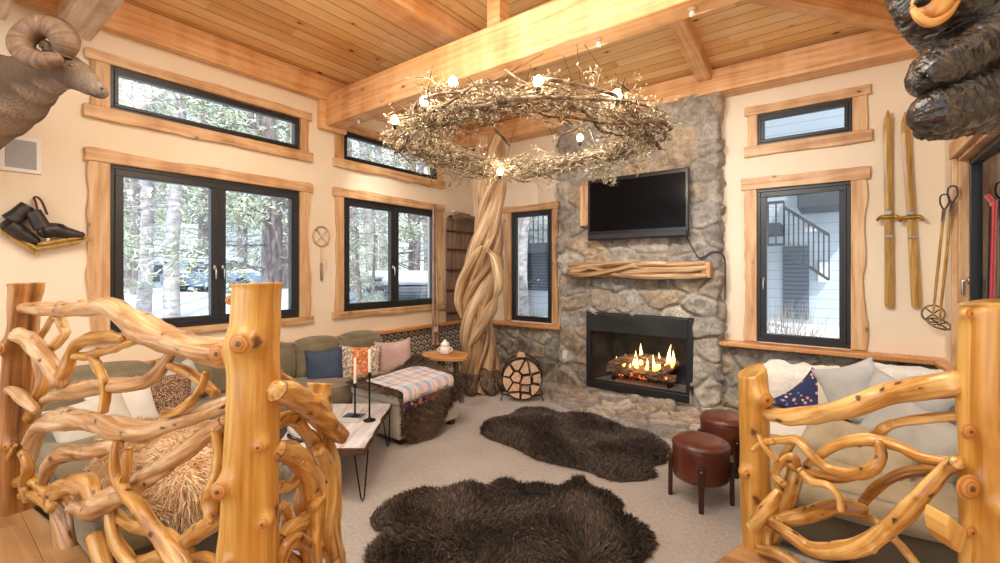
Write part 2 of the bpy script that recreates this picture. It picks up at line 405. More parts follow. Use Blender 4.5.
M_black = mat('black_metal', C(34,34,36), .38, .0)
M_iron = mat('black_iron', C(26,25,25), .45, .6)
M_hood = mat('black_steel_hood', rough=.4, metal=.5, f=lambda n: n.col(n.ramp(n.noise(n.co(), 3, 3), [(.3,C(44,46,46)),(.7,C(62,64,62))])))
def glass(n):
    t = n.t; t.nodes.remove(n.b); tr = n.n('BsdfTransparent'); gl = n.n('BsdfGlossy'); gl.inputs['Roughness'].default_value = .02
    fr = n.n('Fresnel'); fr.inputs[0].default_value = 1.3; mx = n.n('MixShader'); n.l(fr.outputs[0], mx.inputs[0]); n.l(tr.outputs[0], mx.inputs[1]); n.l(gl.outputs[0], mx.inputs[2])
    n.l(mx.outputs[0], t.nodes['Material Output'].inputs[0])
M_glass = mat('window_glass', f=glass)
M_tv = mat('tv_black', C(14,14,16), .25, coat=.3)
M_screen = mat('tv_screen', C(10,9,11), .2, spec=.1)
M_leather = mat('brown_leather', rough=.32, coat=.25, f=lambda n: (n.col(n.ramp(n.noise(n.co(), 4, 3), [(.3,C(78,34,22)),(.7,C(114,58,38))])), n.bump(n.vor(n.co(), 160), .15, .003)))
M_darkwood = mat('dark_walnut', rough=.35, f=lambda n: n.col(n.ramp(n.noise(n.map(n.co(), (30,30,3)), 1, 3), [(.3,C(44,22,14)),(.7,C(72,38,24))])))
def fabric(c0, c1, sc=6, weave=220, b=.3):
    def f(n):
        a = n.noise(n.co(), sc, 3); w = n.noise(n.co(), weave, 2); n.col(n.mix(n.math('MULTIPLY', w, .35), n.ramp(a, [(.3,c0),(.7,c1)]), tuple(x*.7 for x in c0[:3])+(1,))); n.bump(w, b, .004)
    return f
M_olive = mat('olive_velvet', rough=.8, sheen=.35, f=fabric(C(112,100,74),C(142,130,100)))
M_olive_base = mat('olive_sofa_base', rough=.85, sheen=.2, f=fabric(C(84,74,58),C(104,94,74)))
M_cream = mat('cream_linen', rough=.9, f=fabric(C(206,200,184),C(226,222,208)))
M_grey = mat('grey_linen', rough=.9, f=fabric(C(176,174,168),C(204,202,196)))
M_taupe = mat('taupe_linen', rough=.9, f=fabric(C(168,154,128),C(196,184,160)))
M_white_cloth = mat('white_cloth', rough=.9, f=fabric(C(222,218,208),C(236,232,224)))
M_navy = mat('navy_cloth', rough=.85, f=fabric(C(50,62,84),C(72,86,110)))
M_pink = mat('dusty_pink_cloth', rough=.85, f=fabric(C(186,152,144),C(208,178,170)))
def speckle(n):
    a = n.vor(n.co(), 95); n.col(n.ramp(a, [(.1,C(226,208,190)),(.4,C(150,112,84)),(.7,C(92,62,44))])); n.bump(a, .6, .01)
M_speckle = mat('speckled_knit', rough=.95, f=speckle)
def kilim(n):
    s = n.sep(n.co('UV')); u, v = s[0], s[1]
    a = n.vor(n.map(n.co('UV'), (60,60,1)), 1.0, out='Color'); sp = n.sep(a)[0]
    side = n.ramp(u, [(-.0,0.0),(.03,1.0)])
    c1 = n.ramp(sp, [(.0,C(116,108,102)),(.3,C(214,200,180)),(.6,C(176,150,128)),(.8,C(196,184,166))], 'CONSTANT')
    c2 = n.ramp(sp, [(.0,C(204,112,62)),(.4,C(218,140,88)),(.65,C(168,92,60)),(.85,C(226,184,146))], 'CONSTANT')
    n.col(n.mix(n.math('LESS_THAN', n.math('ABSOLUTE', u), .1), c1, c2)); n.bump(sp, .3, .005)
M_kilim = mat('orange_kilim', rough=.9, f=kilim)
def floral(n):
    uv = n.co('UV'); s = n.sep(uv); w = n.sep(n.vor(n.map(uv, (26,26,1), (0,0,.78)), 1.0, out='Color'))[0]; d = n.vor(n.map(uv, (26,26,1), (0,0,.78)), 1.0)
    c = n.mix(n.ramp(d, [(.3,1.0),(.36,0.0)]), C(44,50,92), n.ramp(w, [(.3,C(206,150,140)),(.6,C(230,208,186)),(.8,C(110,120,170))], 'CONSTANT'))
    tape = n.ramp(n.wave(n.map(uv, (1,1,1), (0,0,.78)), 30, .5), [(.3,C(196,184,164)),(.7,C(226,218,200))])
    n.col(n.mix(n.math('GREATER_THAN', n.math('SUBTRACT', s[0], s[1]), .03), c, tape))
M_floral = mat('navy_floral_tapestry', rough=.9, f=floral)
def plaid(n):
    s = n.sep(n.co('UV')); 
    def st(x, k): return n.math('FRACT', n.math('MULTIPLY', x, k))
    cols = [(0,C(232,212,206)),(.22,C(120,174,222)),(.40,C(240,230,224)),(.52,C(232,142,120)),(.58,C(240,232,224)),(.72,C(240,200,110)),(.77,C(150,184,220)),(.92,C(236,168,150))]
    a = n.ramp(st(s[0], 3.6), cols, 'CONSTANT'); b = n.ramp(st(s[1], 3.6), cols, 'CONSTANT'); n.col(n.mix(.5, a, b)); n.bump(n.noise(n.co(), 200), .2, .003)
M_plaid = mat('pastel_plaid_wool', rough=.95, sheen=.2, f=plaid)
M_fringe = mat('dark_fringe', rough=.95, f=lambda n: n.col(n.ramp(n.sep(n.vor(n.co(), 45, out='Color'))[0], [(.2,C(40,52,92)),(.45,C(196,96,64)),(.65,C(60,40,60)),(.85,C(214,150,90))], 'CONSTANT')))
def furmat(c0, c1, c2, rough=.7):
    def f(n): n.col(n.ramp(n.attr('shade','Fac'), [(.05,c0),(.5,c1),(.95,c2)]))
    return f
M_fur_brown = mat('brown_sheepskin', rough=.6, sheen=.15, f=furmat(C(36,26,21),C(68,52,43),C(110,92,78)))
M_fur_fleece = mat('warm_brown_fleece', rough=.6, sheen=.15, f=furmat(C(58,40,30),C(104,80,62),C(150,124,100)))
M_fur_tan = mat('tan_pelt', rough=.6, f=furmat(C(232,190,138),C(250,222,180),C(252,240,218)))
M_fur_white = mat('white_fleece', rough=.9, sheen=.4, f=lambda n: (n.col(n.ramp(n.noise(n.co(), 40, 4, .7), [(.3,C(228,218,200)),(.7,C(248,242,230))])), n.bump(n.noise(n.co(), 70, 4, .7), .7, .015)))
M_candle = mat('ivory_wax', C(240,232,220), .5)
def tabletop(n):
    v = n.map(n.co('UV'), (9,1.2,1)); n.col(n.ramp(n.noise(v, 1, 4, .6, 1.5), [(.3,C(170,156,150)),(.5,C(214,206,204)),(.7,C(234,230,230))]))
M_table = mat('sheen_white_slab', rough=.18, coat=.5, f=tabletop)  # white of the reflected windows is put into the slab colour
M_tableedge = mat('bark_edge', rough=.7, f=lambda n: n.col(n.ramp(n.noise(n.map(n.co(), (20,20,60)), 1, 3), [(.3,C(58,36,26)),(.7,C(104,70,52))])))
M_ski = mat('varnished_ash_ski', rough=.35, f=lambda n: n.col(n.ramp(n.noise(n.map(n.co(), (60,60,3)), 1, 3), [(.3,C(146,106,44)),(.6,C(190,150,76)),(.8,C(216,184,116))])))
M_steel = mat('steel', C(190,190,190), .3, 1)
M_brass = mat('aged_brass', C(180,140,60), .4, .8)
M_sled = mat('weathered_brown_board', rough=.7, f=lambda n: n.col(n.ramp(n.noise(n.map(n.co(), (40,40,2)), 1, 4), [(.3,C(96,74,56)),(.6,C(150,122,98)),(.8,C(188,162,136))])))
M_boot = mat('cracked_black_leather', rough=.45, f=lambda n: (n.col(n.ramp(n.noise(n.co(), 30, 4), [(.3,C(24,21,20)),(.7,C(62,54,48))])), n.bump(n.noise(n.co(), 60), .4, .005)))
M_redlace = mat('dark_red_lace', C(98,40,34), .7)
M_white_plastic = mat('white_plastic', C(236,234,230), .5)
M_grille = mat('grey_speaker_cloth', rough=.9, f=lambda n: n.col(n.ramp(n.vor(n.co(), 220), [(.2,C(150,152,156)),(.6,C(176,178,182))])))
def horn(n):
    s = n.sep(n.co('UV')); r = n.noise(n.comb(0, n.math('MULTIPLY', s[1], 46), 0), 1, 3); f = n.noise(n.co(), 30, 3)
    n.col(n.ramp(n.math('ADD', n.math('MULTIPLY', r, .6), n.math('MULTIPLY', f, .4)), [(.3,C(86,64,46)),(.55,C(132,104,80)),(.75,C(168,142,114))])); n.bump(r, .7, .02)
M_knot = mat('sawn_knot', rough=.4, coat=.3, f=lambda n: n.col(n.ramp(knot_r(n), [(0,C(92,50,22)),(.22,C(120,70,32)),(.35,C(206,146,72)),(.5,C(176,112,50)),(.62,C(214,156,82)),(.8,C(170,106,46)),(.95,C(206,146,70))])))
M_horn = mat('ridged_horn', rough=.55, f=horn)
def hide(n):
    z = n.attr('Col'); n.col(n.mix(n.ramp(n.noise(n.map(n.co(), (1,1,1)), 70, 4), [(.35,.55),(.6,0.0)]), z, C(84,66,52))); n.bump(n.noise(n.map(n.co(), (1,1,.4)), 120, 3), .6, .012)
M_hide = mat('bighorn_hide', rough=.85, f=hide)
M_dark = mat('near_black', C(18,14,12), .4)
M_amber = mat('amber_eye', C(84,44,18), .1, coat=1)
def carved(n):
    v = n.noise(n.map(n.co('UV'), (16,58,1)), 1, 3, .6, .6); n.col(n.ramp(v, [(.35,C(16,14,13)),(.52,C(34,28,25)),(.7,C(92,74,60))])); n.bump(v, .9, .03)
M_bear = mat('carved_black_wood', rough=.28, coat=.6, f=carved)
M_carvtan = mat('carved_tan_wood', rough=.35, coat=.3, f=lambda n: wood_uv(n, [C(160,96,36),C(204,142,70),C(226,176,104)], sx=14, sy=4, spots=False))
M_endgrain = mat('split_log_end', rough=.8, f=lambda n: n.col(n.ramp(n.noise(n.map(n.co(), (1,1,1)), 34, 4, .6, 1), [(.3,C(192,146,112)),(.55,C(224,188,156)),(.75,C(240,214,188))])))
def barkf(c0, c1, c2, sc=(14,14,3), b=.8):
    def f(n): v = n.noise(n.map(n.co(), sc), 1, 5, .65); n.col(n.ramp(v, [(.3,c0),(.5,c1),(.72,c2)])); n.bump(v, b, .03)
    return f
M_bark = mat('log_bark', rough=.9, f=barkf(C(58,44,36),C(104,82,66),C(150,128,108), (30,30,12)))
M_pinebark = mat('pine_bark', rough=.9, f=barkf(C(92,82,84),C(132,122,124),C(170,164,168), (18,18,4)))
M_aspen = mat('aspen_bark', rough=.85, f=barkf(C(104,102,104),C(170,168,170),C(204,204,208), (4,4,10), .3))
M_needles = mat('pale_needles', rough=.7, f=lambda n: n.col(n.ramp(n.attr('shade','Fac'), [(.1,C(104,122,94)),(.4,C(158,174,138)),(.72,C(204,208,180)),(.85,C(232,238,244))])))
M_dryleaf = mat('pale_dry_twigs', rough=.8, f=lambda n: n.col(n.ramp(n.attr('shade','Fac'), [(.1,C(150,140,124)),(.5,C(196,186,166)),(.8,C(240,240,240))])))
M_snow = mat('snow', rough=.75, f=lambda n: (n.col(C(222,228,238)), n.bump(n.noise(n.co(), 3, 5), .4, .1)))
M_siding = mat('bluegrey_siding', rough=.8, f=lambda n: (n.col(n.mix(n.ramp(n.math('FRACT', n.math('MULTIPLY', n.sep(n.co())[2], 5.5)), [(0,0.0),(.08,1.0)]), C(120,134,146), C(186,198,208)))))
M_louver = mat('slate_louver', rough=.7, f=lambda n: n.col(n.ramp(n.math('FRACT', n.math('MULTIPLY', n.sep(n.co())[2], 12)), [(.1,C(48,56,66)),(.4,C(92,102,114))])))
M_darktrim = mat('dark_outdoor_trim', C(58,62,68), .7)
M_carpaint = mat('blue_car_paint', C(110,134,160), .3, coat=.5)
def scallop(n):
    s = n.sep(n.co('UV')); k = 8.0
    x = n.math('MULTIPLY', s[0], k); y = n.math('MULTIPLY', s[1], k*1.6); row = n.math('FLOOR', y)
    xo = n.math('ADD', x, n.math('MULTIPLY', row, .5)); fx = n.math('SUBTRACT', n.math('FRACT', xo), .5); fy = n.math('FRACT', y)
    d = n.math('SQRT', n.math('ADD', n.math('MULTIPLY', fx, fx), n.math('MULTIPLY', n.math('MULTIPLY', fy, .62), n.math('MULTIPLY', fy, .62))))
    return n.ramp(n.math('FRACT', n.math('MULTIPLY', d, 2.3)), [(0,C(92,74,60)),(.45,C(108,88,72)),(.55,C(196,184,170)),(.9,C(206,196,182))])
M_stick = mat('worn_stick', rough=.5, f=lambda n: n.col(n.ramp(n.noise(n.map(n.co(), (30,30,4)), 1, 3), [(.3,C(132,96,74)),(.7,C(186,152,124))])))
M_tile = mat('scallop_panel', rough=.6, f=lambda n: n.col(scallop(n)))
M_twig = mat('bare_twig', rough=.8, f=lambda n: n.col(n.ramp(n.noise(n.co(), 22, 3), [(.3,C(58,44,34)),(.5,C(116,94,72)),(.72,C(190,168,138))])))
M_lichen = mat('pale_lichen', rough=.9, f=lambda n: n.col(n.ramp(n.attr('shade','Fac'), [(.1,C(128,108,74)),(.45,C(194,182,144)),(.9,C(230,224,202))])))
M_bulb = mat('glowing_bulb', C(255,230,190), .3, emit=C(255,226,176), es=28)
M_ember = mat('ember_bed', rough=.9, f=lambda n: (n.col(C(70,56,50)), n.l(n.ramp(n.noise(n.co(), 36, 3), [(.5,(0,0,0,1)),(.6,(1,.12,.02,1)),(.75,(1,.5,.15,1))]), n.b.inputs['Emission Color']), setattr(n.b.inputs['Emission Strength'], 'default_value', 3.0)))
def charred(n):
    v = n.noise(n.map(n.co(), (14,14,30)), 1, 4, .7); n.col(n.ramp(v, [(.35,C(64,48,38)),(.5,C(140,112,88)),(.7,C(196,170,142))])); n.bump(v, .8, .03)
M_firelog = mat('charred_log', rough=.9, f=charred)
def flame(n):
    z = n.sep(n.co('UV'))[1]; n.l(n.ramp(z, [(0,C(255,140,50)),(.35,C(255,196,96)),(.75,C(255,222,150)),(1,C(255,160,70))]), n.b.inputs['Emission Color']); n.b.inputs['Emission Strength'].default_value = 4.5; n.col(C(40,20,8))
M_flame = mat('flame', f=flame)
M_soot = mat('firebox_lining', rough=.9, f=lambda n: n.col(n.ramp(n.noise(n.co(), 6, 4), [(.3,C(44,44,48)),(.7,C(76,74,76))])))
M_ash = mat('pale_ash', rough=.95, f=lambda n: n.col(n.ramp(n.noise(n.co(), 30, 4), [(.3,C(120,114,112)),(.7,C(186,180,176))])))
M_red = mat('red_paint', C(168,40,44), .3, coat=.4)
M_ceramic = mat('white_ceramic', C(240,238,234), .25, coat=.3)
M_cable = mat('grey_cable', C(70,70,74), .5)
# ------------------------------------------------------------------ the room
LX, BY, RX, FY = -5.0, 5.85, .78, -3.5      # wall faces; the room goes on behind the camera
ZP0, ZC, SL = 3.68, 3.95, .16
LZ = .30                                     # landing height
def ceil_z(x, y): return min(ZC+SL*(x-LX), ZC+SL*(BY-y), ZC+SL*(RX-x))
def structure(o, label=None): o['kind'] = 'structure'; tag(o, label); return o
def wall(name, M, L, Ht, holes, th, label):
    us = sorted({0, L, *[h[0] for h in holes], *[h[1] for h in holes]}); zs = sorted({-.6, Ht, *[h[2] for h in holes], *[h[3] for h in holes]})
    mb = MB(); mb.M = M
    def hole(u, z): return any(h[0] < u < h[1] and h[2] < z < h[3] for h in holes)
    def solid(i, j): return 0 <= i < len(us)-1 and 0 <= j < len(zs)-1 and not hole((us[i]+us[i+1])/2, (zs[j]+zs[j+1])/2)
    for i in range(len(us)-1):
        for j in range(len(zs)-1):
            if not solid(i, j): continue
            a, b, c, d = us[i], us[i+1], zs[j], zs[j+1]
            mb.quad((a,0,c),(b,0,c),(b,0,d),(a,0,d)); mb.quad((a,-th,c),(a,-th,d),(b,-th,d),(b,-th,c))
            if not solid(i-1,j): mb.quad((a,0,c),(a,0,d),(a,-th,d),(a,-th,c))
            if not solid(i+1,j): mb.quad((b,0,c),(b,-th,c),(b,-th,d),(b,0,d))
            if not solid(i,j-1): mb.quad((a,0,c),(a,-th,c),(b,-th,c),(b,0,c))
            if not solid(i,j+1): mb.quad((a,0,d),(b,0,d),(b,-th,d),(a,-th,d))
    return structure(mb.build(name, M_wall, smooth=False), label)
ML = wmat((LX,0,0), (0,1,0), (1,0,0)); MBk = wmat((0,BY,0), (1,0,0), (0,-1,0)); MR = wmat((RX,0,0), (0,1,0), (-1,0,0))
def shift(M, a): return M @ Matrix.Translation((a,0,0))
W1 = (1.06,2.755,1.105,2.56); W2 = (3.33,4.985,1.125,2.565); K1 = (1.06,2.76,3.03,3.405); K2 = (3.33,4.985,3.04,3.405)
WS = (-4.184,-3.43,.85,2.56); WR = (-.753,.088,.84,2.563); KR = (-.745,.10,3.06,3.41); WX = (3.55,5.27,.87,2.58)
def off(h, o): return (h[0]+o, h[1]+o, h[2], h[3])
wall('wall_left', shift(ML, FY), BY-FY+.2, ZC+.02, [off(h,-FY) for h in (W1,W2,K1,K2)], .2, 'cream plaster wall with the two wide windows')
wall('wall_back', shift(MBk, LX-.2), RX-LX+.4, ZC+.02, [off(h,-LX+.2) for h in (WS,WR,KR,(-2.76,-1.36,.06,1.1))], .2, 'cream plaster wall behind the stone chimney')
wall('wall_right', shift(MR, FY), BY-FY, ZC+.02, [off(WX,-FY)], .2, 'short cream plaster wall beside the two old skis')
fl = MB().slab([(LX-.2,FY),(RX+.2,FY),(RX+.2,BY+.2),(LX-.2,BY+.2)], -.12, 0)
structure(fl.build('floor', M_carpet, smooth=False), 'beige cut pile carpet of the sunken living room')
# landing
LPOLY = [(LX,.44),(-3.7,.44),(-2.2,.62),(-1.86,.95),(-1.88,1.24),(-1.55,1.0),(-.8,1.6),(-.47,2.24),(-.36,2.62),(.1,2.42),(.4,2.32),(RX,2.3),(RX,FY),(LX,FY)]
structure(MB().slab(LPOLY[::-1], .0, LZ).build('floor_landing', M_landing, smooth=False, bevel=.012), 'honey wood landing raised above the carpet')
# ceiling: hipped board ceiling whose boards follow each slope
def slope(name, pts, uvs, label):
    mb = MB(); i = [mb.pt(p) for p in pts]; mb.face(i, uvs); j = [mb.pt(Vector(p)+Vector((0,0,.12))) for p in pts]; mb.face(j[::-1], uvs[::-1])
    for k in range(len(i)): q = (k+1) % len(i); mb.face((i[k], j[k], j[q], i[q]), [(0,0),(0,.1),(.1,.1),(.1,0)])
    structure(mb.build(name, M_ceiling, smooth=False), label)
E = .75; mx = (LX+RX)/2; ay = BY-(RX-LX)/2; zr = ZC+SL*(RX-LX)/2; ze = ZC-SL*E
slope('ceiling', [(LX-E,FY,ze),(LX-E,BY+E,ze),(mx,ay,zr),(mx,FY,zr)], [(FY,-E),(BY+E,-E),(ay,2.89),(FY,2.89)], 'knotty pine boards rising from the wide windows')
slope('ceiling', [(LX-E,BY+E,ze),(RX+E,BY+E,ze),(mx,ay,zr)], [(LX-E,-E+9),(RX+E,-E+9),(mx,2.89+9)], 'knotty pine boards rising from the chimney wall')
slope('ceiling', [(RX+E,BY+E,ze),(RX+E,FY,ze),(mx,FY,zr),(mx,ay,zr)], [(BY+E,-E+19),(FY,-E+19),(FY,2.89+19),(ay,2.89+19)], 'knotty pine boards rising from the right wall')
def beam(name, mb, m, label, bev=.012): return structure(mb.build(name, m, smooth=False, bevel=bev), label)
def ubox(a, b, w, h, z=None):
    mb = MB(); mb.beam(a, b, w, h); return mb
beam('ceiling_beam', ubox((LX+.06,FY,3.815),(LX+.06,BY,3.815),.12,.27), M_beam, 'fir plate beam along the top of the wide window wall')
beam('ceiling_beam', ubox((LX,BY-.135,3.815),(RX,BY-.135,3.815),.27,.27), M_beam, 'fir plate beam above the stone chimney')
beam('ceiling_beam', ubox((RX-.06,FY,3.815),(RX-.06,BY-.27,3.815),.12,.27), M_beam, 'fir plate beam along the top of the right wall')
beam('ceiling_beam', ubox((LX,3.16,3.575),(RX,3.16,3.575),.22,.37), M_beam, 'large fir tie beam above the twig chandelier')
beam('ceiling_beam', ubox((LX+.12,.82,3.66),(RX,.82,3.66),.2,.3), M_bark_light, 'pale tie beam above the bighorn head')
beam('ceiling_beam', ubox((LX+.12,.36,3.62),(RX,.36,3.62),.18,.3), M_bark_light, 'pale tie beam nearest the camera in the top left corner')
beam('ceiling_beam', ubox((-3.29,FY,4.13),(-3.29,4.32,4.13),.28,.2), M_beam, 'fir purlin crossing the boards above the tie beam')
beam('ceiling_beam', ubox((-1.25,BY-.2,ceil_z(-1.25,BY-.2)-.06),(-1.25,3.28,ceil_z(-2.1,3.28)-.06),.15,.2), M_beam, 'short fir rafter running from tie beam to chimney beam')
beam('ceiling_beam', ubox((RX,BY,3.90),(mx,ay,zr-.05),.14,.2), M_beam, 'fir hip rafter beside the carved bear')
beam('ceiling_post', MB().box(-2.48,-2.34,3.09,3.23,3.76,4.38), M_beam, 'short square king post standing on the large tie beam', .006)
beam('ceiling_bracket', MB().box(LX,LX+.08,2.98,3.34,3.34,3.80), M_beam, 'flat wood bearing block under the end of the tie beam')
# ledges
def ledge(name, M, a0, a1, z0, z1, dep, seed, label):
    mb = MB(); poly = []; k = int((a1-a0)/.04)
    for i in range(k+1):
        a = a0+(a1-a0)*i/k; poly.append((a, dep+.025*noise.noise(Vector((a*2.2,seed,0)))+.014*noise.noise(Vector((a*9,seed,3)))))
    poly += [(a1,0),(a0,0)]
    mb.M = M; mb.slab(poly, z0, z1); return structure(mb.build(name, M_ledge, smooth=False, bevel=.008), label)
ledge('trim_1', ML, FY, BY-.2, .785, .832, .11, 3, 'live edge pine rail along the wide window wall')
ledge('trim_2', MBk, -1.13, RX, .785, .832, .22, 5, 'live edge pine ledge above the stone beside the right sofa')
ledge('trim_3', MBk, LX+.1, -3.2, .785, .832, .2, 7, 'live edge pine ledge below the narrow window')
ledge('trim_4', MR, 2.6, BY-.22, .785, .832, .1, 9, 'pine rail in the corner under the ski poles')
p = MB(); p.M = ML; p.quad((2.9,.012,.08),(BY-.1,.012,.08),(BY-.1,.012,.785),(2.9,.012,.785),[(0,0),(2.85,0),(2.85,.705),(0,.705)])
p.quad((2.9,.0,.785),(BY-.1,.0,.785),(BY-.1,.012,.785),(2.9,.012,.785)); structure(p.build('wall_panel', M_tile, smooth=False), 'scallop patterned panel below the pine rail')
# ------------------------------------------------------------------ field stone
def stone_field(name, pos, nrm, U, V, cell, depth, seed, hole=None, pal=None, mortar=C(166,158,148), label=None, round_=.085, mask=None):
    nu, nv = U.shape; rg = np.random.default_rng(seed)
    u = U.ravel(); v = V.ravel()
    wu = np.array([noise.noise(Vector((a*5,b*5,seed))) for a, b in zip(u, v)]); wv = np.array([noise.noise(Vector((a*5,b*5,seed+9))) for a, b in zip(u, v)])
    uu = u+wu*.035; vv = v+wv*.035
    su = []; r = 0; y = v.min()-cell[1]
    while y < v.max()+cell[1]:
        x = u.min()-cell[0]+(r % 2)*cell[0]*.5
        while x < u.max()+cell[0]:
            if rg.random() > .12: su.append((x+rg.uniform(-.36,.36)*cell[0], y+rg.uniform(-.36,.36)*cell[1]))
            x += cell[0]*rg.uniform(.7,1.35)
        y += cell[1]; r += 1
    S = np.array(su); asp = cell[0]/cell[1]
    d = np.sqrt((uu[:,None]-S[None,:,0])**2+((vv[:,None]-S[None,:,1])*asp)**2)
    ix = np.argpartition(d, 1, axis=1)[:,:2]; rows = np.arange(len(u))
    da = d[rows,ix[:,0]]; db = d[rows,ix[:,1]]; sw = da > db
    f1 = np.where(sw,db,da); f2 = np.where(sw,da,db); idn = np.where(sw,ix[:,1],ix[:,0])
    t = np.clip((f2-f1)/round_, 0, 1); hs = (t*t*(3-2*t))**.55
    big = rg.uniform(.55,1,len(S))[idn]; tilt = rg.normal(0,.16,(len(S),2))[idn]
    fine = np.array([noise.fractal(Vector((a*9,b*9,seed*1.3)),1,2,4) for a, b in zip(u, v)])
    hs = hs*mask if mask is not None else hs
    h = depth*(hs*big+.55*fine*hs)+hs*(tilt[:,0]*(uu-S[idn,0])+tilt[:,1]*(vv-S[idn,1]))*.6
    X = pos.reshape(-1,3)+nrm.reshape(-1,3)*h[:,None]
    pal = pal or [C(170,162,150),C(154,146,134),C(184,174,158),C(166,152,132),C(146,140,132),C(192,182,166),C(172,152,126),C(150,138,124)]
    pc = np.array([c[:3] for c in pal])[rg.integers(0,len(pal),len(S))]*rg.uniform(.85,1.15,(len(S),1))
    col = pc[idn]*np.clip(1+.45*fine,.6,1.4)[:,None]; mo = np.clip(((f2-f1)-.012)/.02,0,1)[:,None]; col = col*mo+np.array(mortar[:3])*(1-mo)
    ii = np.arange(nu*nv).reshape(nu,nv)
    F = np.stack([ii[:-1,:-1],ii[1:,:-1],ii[1:,1:],ii[:-1,1:]],-1).reshape(-1,4)
    if hole is not None:
        cu = (U[:-1,:-1]+U[1:,1:]).ravel()/2; cv = (V[:-1,:-1]+V[1:,1:]).ravel()/2; F = F[~hole(cu,cv)]
    me = bpy.data.meshes.new(name); me.from_pydata(X.tolist(), [], F.tolist())
    at = me.attributes.new('Col','FLOAT_COLOR','POINT'); at.data.foreach_set('color', np.concatenate([col,np.ones((len(col),1))],1).ravel())
    me.materials.append(M_stone); me.polygons.foreach_set('use_smooth',[True]*len(me.polygons)); me.update()
    o = bpy.data.objects.new(name, me); COL.objects.link(o); return structure(o, label)
def stone_path(name, path, z0, z1, cell, depth, seed, hole=None, label=None, ds=.016, rnd=.05):
    pts = [Vector((x,y,0)) for x, y in path]; dense = []
    for a, b in zip(pts[:-1], pts[1:]):
        k = max(1, int((b-a).length/ds))
        dense += [a+(b-a)*(i/k) for i in range(k)]
    dense.append(pts[-1])
    for _ in range(3): dense = [dense[0]]+[(dense[i-1]+dense[i]*2+dense[i+1])/4 for i in range(1,len(dense)-1)]+[dense[-1]]
    n = len(dense); nv = int((z1-z0)/ds)+1; us = [0]
    for i in range(1,n): us.append(us[-1]+(dense[i]-dense[i-1]).length)
    nn = []
    for i in range(n):
        t = dense[min(i+3,n-1)]-dense[max(i-3,0)]; nn.append(Vector((t.y,-t.x,0)).normalized())
    zs = np.linspace(z0,z1,nv); D = np.array([(p.x,p.y,0) for p in dense]); NN = np.array([tuple(q) for q in nn])
    pos = np.repeat(D[:,None,:],nv,1); pos[:,:,2] = zs[None,:]; nrm = np.repeat(NN[:,None,:],nv,1)
    U, V = np.meshgrid(np.array(us), zs, indexing='ij')
    hf = None
    if hole:
        xx = np.interp
        def hf(u, v):
            x = np.interp(u, us, D[:,0]); y = np.interp(u, us, D[:,1]); return (x > hole[0]) & (x < hole[1]) & (v > hole[2]) & (v < hole[3]) & (y < path[1][1]+.1)
    return stone_field(name, pos, nrm, U, V, cell, depth, seed, hf, label=label)
CL, CR, CF = -3.17, -1.13, 5.62
FB = (-2.745,-1.377,.075,1.09)
stone_path('wall_chimney', [(CL,BY),(CL,CF),(CR,CF),(CR,BY)], .0, ZP0+.02, (.36,.25), .055, 11, (FB[0]+.03,FB[1]-.03,FB[2],FB[3]-.03), 'tall grey and tan field stone chimney breast')
stone_path('wall_stone', [(LX+.02,BY-.07),(CL+.03,BY-.07)], 0, .79, (.30,.22), .05, 23, None, 'field stone wainscot under the narrow window')
stone_path('wall_stone', [(CR-.02,BY-.07),(RX,BY-.07)], 0, .79, (.30,.22), .05, 29, None, 'field stone wainscot under the ledge behind the right sofa')
# hearth: flat stones let into the carpet
hp = [(-3.12,5.66),(-3.14,5.25),(-2.86,4.86),(-2.5,4.72),(-2.1,4.62),(-1.7,4.52),(-1.3,4.5),(-1.0,4.62),(-.85,5.0),(-.82,5.75)]
hx = np.arange(-3.2,-.76,.018); hyy = np.arange(4.42,5.76,.018); U, V = np.meshgrid(hx,hyy,indexing='ij')
pos = np.stack([U,V,np.full_like(U,.012)],-1); nrm = np.zeros_like(pos); nrm[...,2] = 1
def hin(x, y):
    ins = np.zeros(len(x),bool)
    for (x1,y1),(x2,y2) in zip(hp, hp[1:]+hp[:1]):
        c = ((y1 > y) != (y2 > y)) & (x < (x2-x1)*(y-y1)/(y2-y1+1e-12)+x1); ins ^= c
    return ~ins
hm = (~hin(U.ravel(),V.ravel())).reshape(U.shape).astype(float)
for _ in range(3): hm = (hm+np.roll(hm,1,0)+np.roll(hm,-1,0)+np.roll(hm,1,1)+np.roll(hm,-1,1))/5
pos[...,2] = np.where(hm > .45, .012, -.03)
def hout(x, y): return np.zeros(len(x), bool)
stone_field('floor_hearth', pos, nrm, U, V, (.34,.22), .055, 41, hout, [C(176,164,152),C(158,146,136),C(190,178,164),C(186,164,140),C(150,142,136),C(196,186,174)], C(140,130,120), 'irregular flat stones of the hearth', .05, hm.ravel())
